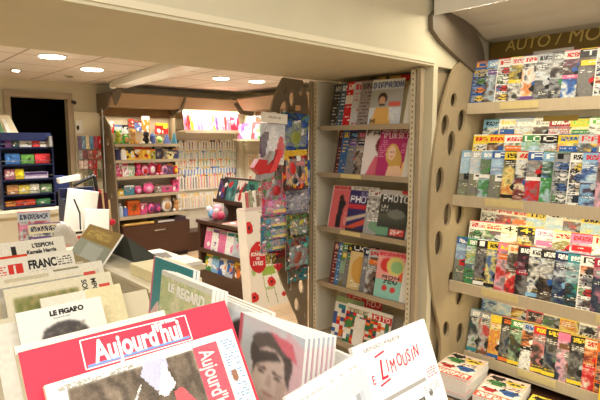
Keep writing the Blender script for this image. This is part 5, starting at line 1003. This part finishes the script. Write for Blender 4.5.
bf.oval(.54, .20, .32, .15, HR); bf.oval(.52, .12, .28, .06, (104, 94, 92)); bf.poly([(.5, .04), (.84, .06), (.93, .17), (.72, .13)], (224, 120, 136)); bf.oval(.54, .315, .28, .18, SK); bf.poly([(.27, .19), (.62, .15), (.7, .19), (.5, .225), (.33, .27), (.28, .34)], HR); bf.poly([(.74, .17), (.85, .2), (.83, .34), (.77, .28)], (96, 86, 86)); bf.oval(.54, .52, .22, .08, (202, 176, 168)); bf.oval(.40, .36, .12, .06, (222, 202, 194)); bf.poly([(.66, .3), (.8, .3), (.76, .42), (.64, .46)], (196, 170, 162))
bf.poly([(.34, .275), (.48, .270), (.48, .281), (.34, .287)], (92, 78, 76)); bf.poly([(.59, .270), (.74, .275), (.74, .287), (.59, .281)], (92, 78, 76)); bf.oval(.41, .303, .05, .009, (92, 80, 80)); bf.oval(.66, .303, .05, .009, (92, 80, 80)); bf.poly([(.53, .30), (.56, .30), (.59, .37), (.49, .37)], (194, 168, 160)); bf.oval(.54, .42, .10, .010, (172, 124, 120)); bf.rect(0, .62, 1, 1, (96, 72, 76)); bf.blur(2).vary(3)
for k in range(7):
    paper('thick magazine with a dark-haired portrait, at the near end of the stand' if k == 0 else 'white-edged copy fanned out behind the dark-haired portrait magazine in the stand', (.560 + .0072 * k, .782 - .001 * k, 1.286 - .002 * k), .185, .30, 7, bf, rz=-90 + 1.15 * k, name='magazine', cat='magazine', m=GLOSS, t=.0066, edge=PAGESW, group=None if k == 0 else 'copies behind the portrait magazine', part='cover')
for k, (x, y, z, c_, lab) in enumerate([(.700, .715, 1.205, (240, 238, 236), 'white loose booklet behind the portrait copies'), (.735, .715, 1.172, (244, 232, 184), 'cream yellow booklet between the portrait copies and the local newspaper')]):
    rmag(lab, (x, y, z), .11, .22, Img(10, 12, c_).vary(3), 1, 10, t=.01)

# ------------------------------------------------------------------ local newspapers at the near corner
nl = empty('newspaper_tray', (.68, .45, 0))
sub(box('pedestal', CREAM2, (.52, .10, 0), (.98, .355, .92)), nl); sub(box('ledge', CREAM2, (.50, .08, .92), (1.0, .355, .94)), nl)
tag(nl, 'cream pedestal tray holding the local newspapers in the near corner', 'newspaper stand')
ln = Img(110, 140, (244, 242, 234)); ln.rect(.05, .305, .78, .325, (170, 164, 158)); ln.lines(.08, .03, .6, .05, (180, 170, 166), 1); ln.rect(.82, .05, .97, .26, (236, 232, 228)); ln.lines(.82, .27, .97, .32, (230, 120, 140), 2, fill=.9); ln.lines(.05, .36, .2, .37, (220, 80, 100), 1); ln.rect(.07, .40, .70, .43, (150, 146, 140)); ln.lines(.07, .40, .70, .43, (70, 66, 62), 1, fill=.7); ln.oval(.80, .40, .03, .02, (120, 116, 110)); ln.lines(.72, .36, .95, .4, (190, 186, 180), 2)
ln.rect(.70, .50, .97, .92, (110, 96, 84)); ln.speck(.70, .50, .97, .92, [(130, 110, 96), (84, 76, 70), (96, 104, 130), (70, 80, 110), (150, 120, 100)], .7, 3); ln.oval(.82, .6, .05, .05, (200, 160, 140)); ln.oval(.84, .78, .1, .14, (70, 80, 120)); ln.rect(.64, .52, .67, .68, (214, 60, 80)); ln.rect(.3, .62, .5, .66, (110, 106, 100)); ln.lines(.06, .72, .6, .95, (206, 202, 194), 3); ln.vary(2)
LM = paper('local newspaper with ornate crimson masthead in the near corner', (.641, .566, 1.256), .222, .335, 22, ln, t=.008, m=NEWS, edge=PAGESW)
z_ = .335
lettering('L', .036, CRIMSON, LM, .012, z_ - .074, y=-.0012, xs=.7, name='masthead_lettering'); lettering('E', .022, CRIMSON, LM, .028, z_ - .073, y=-.0012, xs=.8, name='masthead_lettering')
lettering('L', .050, CRIMSON, LM, .050, z_ - .072, y=-.0012, shear=.25, xs=.9, name='masthead_lettering')
for k_, (ch, dz) in enumerate(zip('IMOUSIN', (.002, -.002, .003, -.001, .003, 0, .005))): lettering(ch, .033, CRIMSON, LM, [.074, .083, .104, .121, .137, .151, .159][k_], z_ - .066 + dz, y=-.0012, xs=.62, shear=.12, name='masthead_lettering')
stroke('masthead_flourish', (.046, z_ - .080), (.076, z_ - .076), .003, CRIMSON, LM); stroke('masthead_flourish', (.05, z_ - .030), (.078, z_ - .026), .003, CRIMSON, LM)
wn = Img(70, 60, (240, 240, 238)).rect(.22, .08, .95, 1, (220, 220, 216)).speck(.5, .2, .95, .9, [(196, 200, 206), (170, 172, 172), (228, 228, 224)], .6, 4).lines(.05, .05, .9, .07, (196, 196, 190), 1).vary(3)
paper('white newspaper with a pale washed-out photo, in front of the portrait magazine', (.436, .506, 1.263), .205, .28, 22, wn, t=.006, rz=9, edge=PAGESW)

# ------------------------------------------------------------------ light
def area(name, loc, rot, sx, sy, power, col=(1, .90, .74), spread=None):
    d = bpy.data.lights.new(name, 'AREA'); d.shape = 'RECTANGLE'; d.size = sx; d.size_y = sy; d.energy = power; d.color = col
    if spread: d.spread = R(spread)
    o = bpy.data.objects.new(name, d); o.location = loc; o.rotation_euler = rot; C.objects.link(o); return o
WARM = (1, .965, .92)
for i, (x, y) in enumerate([(.75, .05), (-.75, -.55), (.2, -2.0)]):
    area('entrance_ceiling_fill', (x, y, 2.73), (0, 0, 0), 1.2, .6, [9, 30, 10][i], (1, .985, .95))  # unseen lamps; the strongest is added as general fill into the bay
for x, y in LIGHTS + [(1.5, 3.3), (.6, 3.2), (3.6, 3.6), (.2, 5.6), (4.1, 6.0)]:
    d = bpy.data.lights.new('downlight', 'SPOT'); d.energy = 42; d.color = WARM; d.spot_size = R(140); d.spot_blend = .8; d.shadow_soft_size = .09
    o = bpy.data.objects.new('downlight', d); o.location = (x, y, 2.31); C.objects.link(o)
for i, (z, xf, n) in enumerate(SH):
    if i: area('shelf_strip_light', (SH[i - 1][1] + .035, .85, SH[i - 1][0] - .052), (0, R(-14), 0), .02, 1.1, .32 if i == 1 else 1.15, (1, .89, .58))
area('canopy_fill_light', (2.36, .6, 2.255), (0, R(20), 0), .08, 1.6, 7, (1, .9, .7))  # unseen lamp added under the canopy to brighten sign and magazines
area('pen_wall_strip', (4.2, 6.50, 2.02), (R(-25), 0, 0), 1.0, .05, 9, (1, .92, .74))
area('toy_shelf_strip', (3.1, 6.50, 2.02), (R(-25), 0, 0), .9, .05, 4.5, (1, .88, .66))
w = bpy.data.worlds.new('World'); bpy.context.scene.world = w; w.use_nodes = True
w.node_tree.nodes['Background'].inputs[0].default_value = (1, .98, .93, 1); w.node_tree.nodes['Background'].inputs[1].default_value = .5

# ------------------------------------------------------------------ camera and view
cd = bpy.data.cameras.new('camera'); cd.sensor_width = 36; cd.lens = F / 600 * 36; cd.clip_start = .05
cam = bpy.data.objects.new('camera', cd); C.objects.link(cam); cam.location = CAM
cam.matrix_world = Matrix.Translation(CAM) @ Matrix((_rt, _up, -_fw)).transposed().to_4x4()
sc = bpy.context.scene; sc.camera = cam
vs = sc.view_settings; vs.view_transform = 'Standard'; vs.look = 'None'; vs.gamma = 1; vs.use_curve_mapping = False; vs.exposure = 1.02
dup = {k: v for k, v in LABELS.items() if len(v) > 1 and len({g for _, g in v}) > 1 or len(v) > 1 and v[0][1] is None}
if dup: print('SAME LABELS', dup)
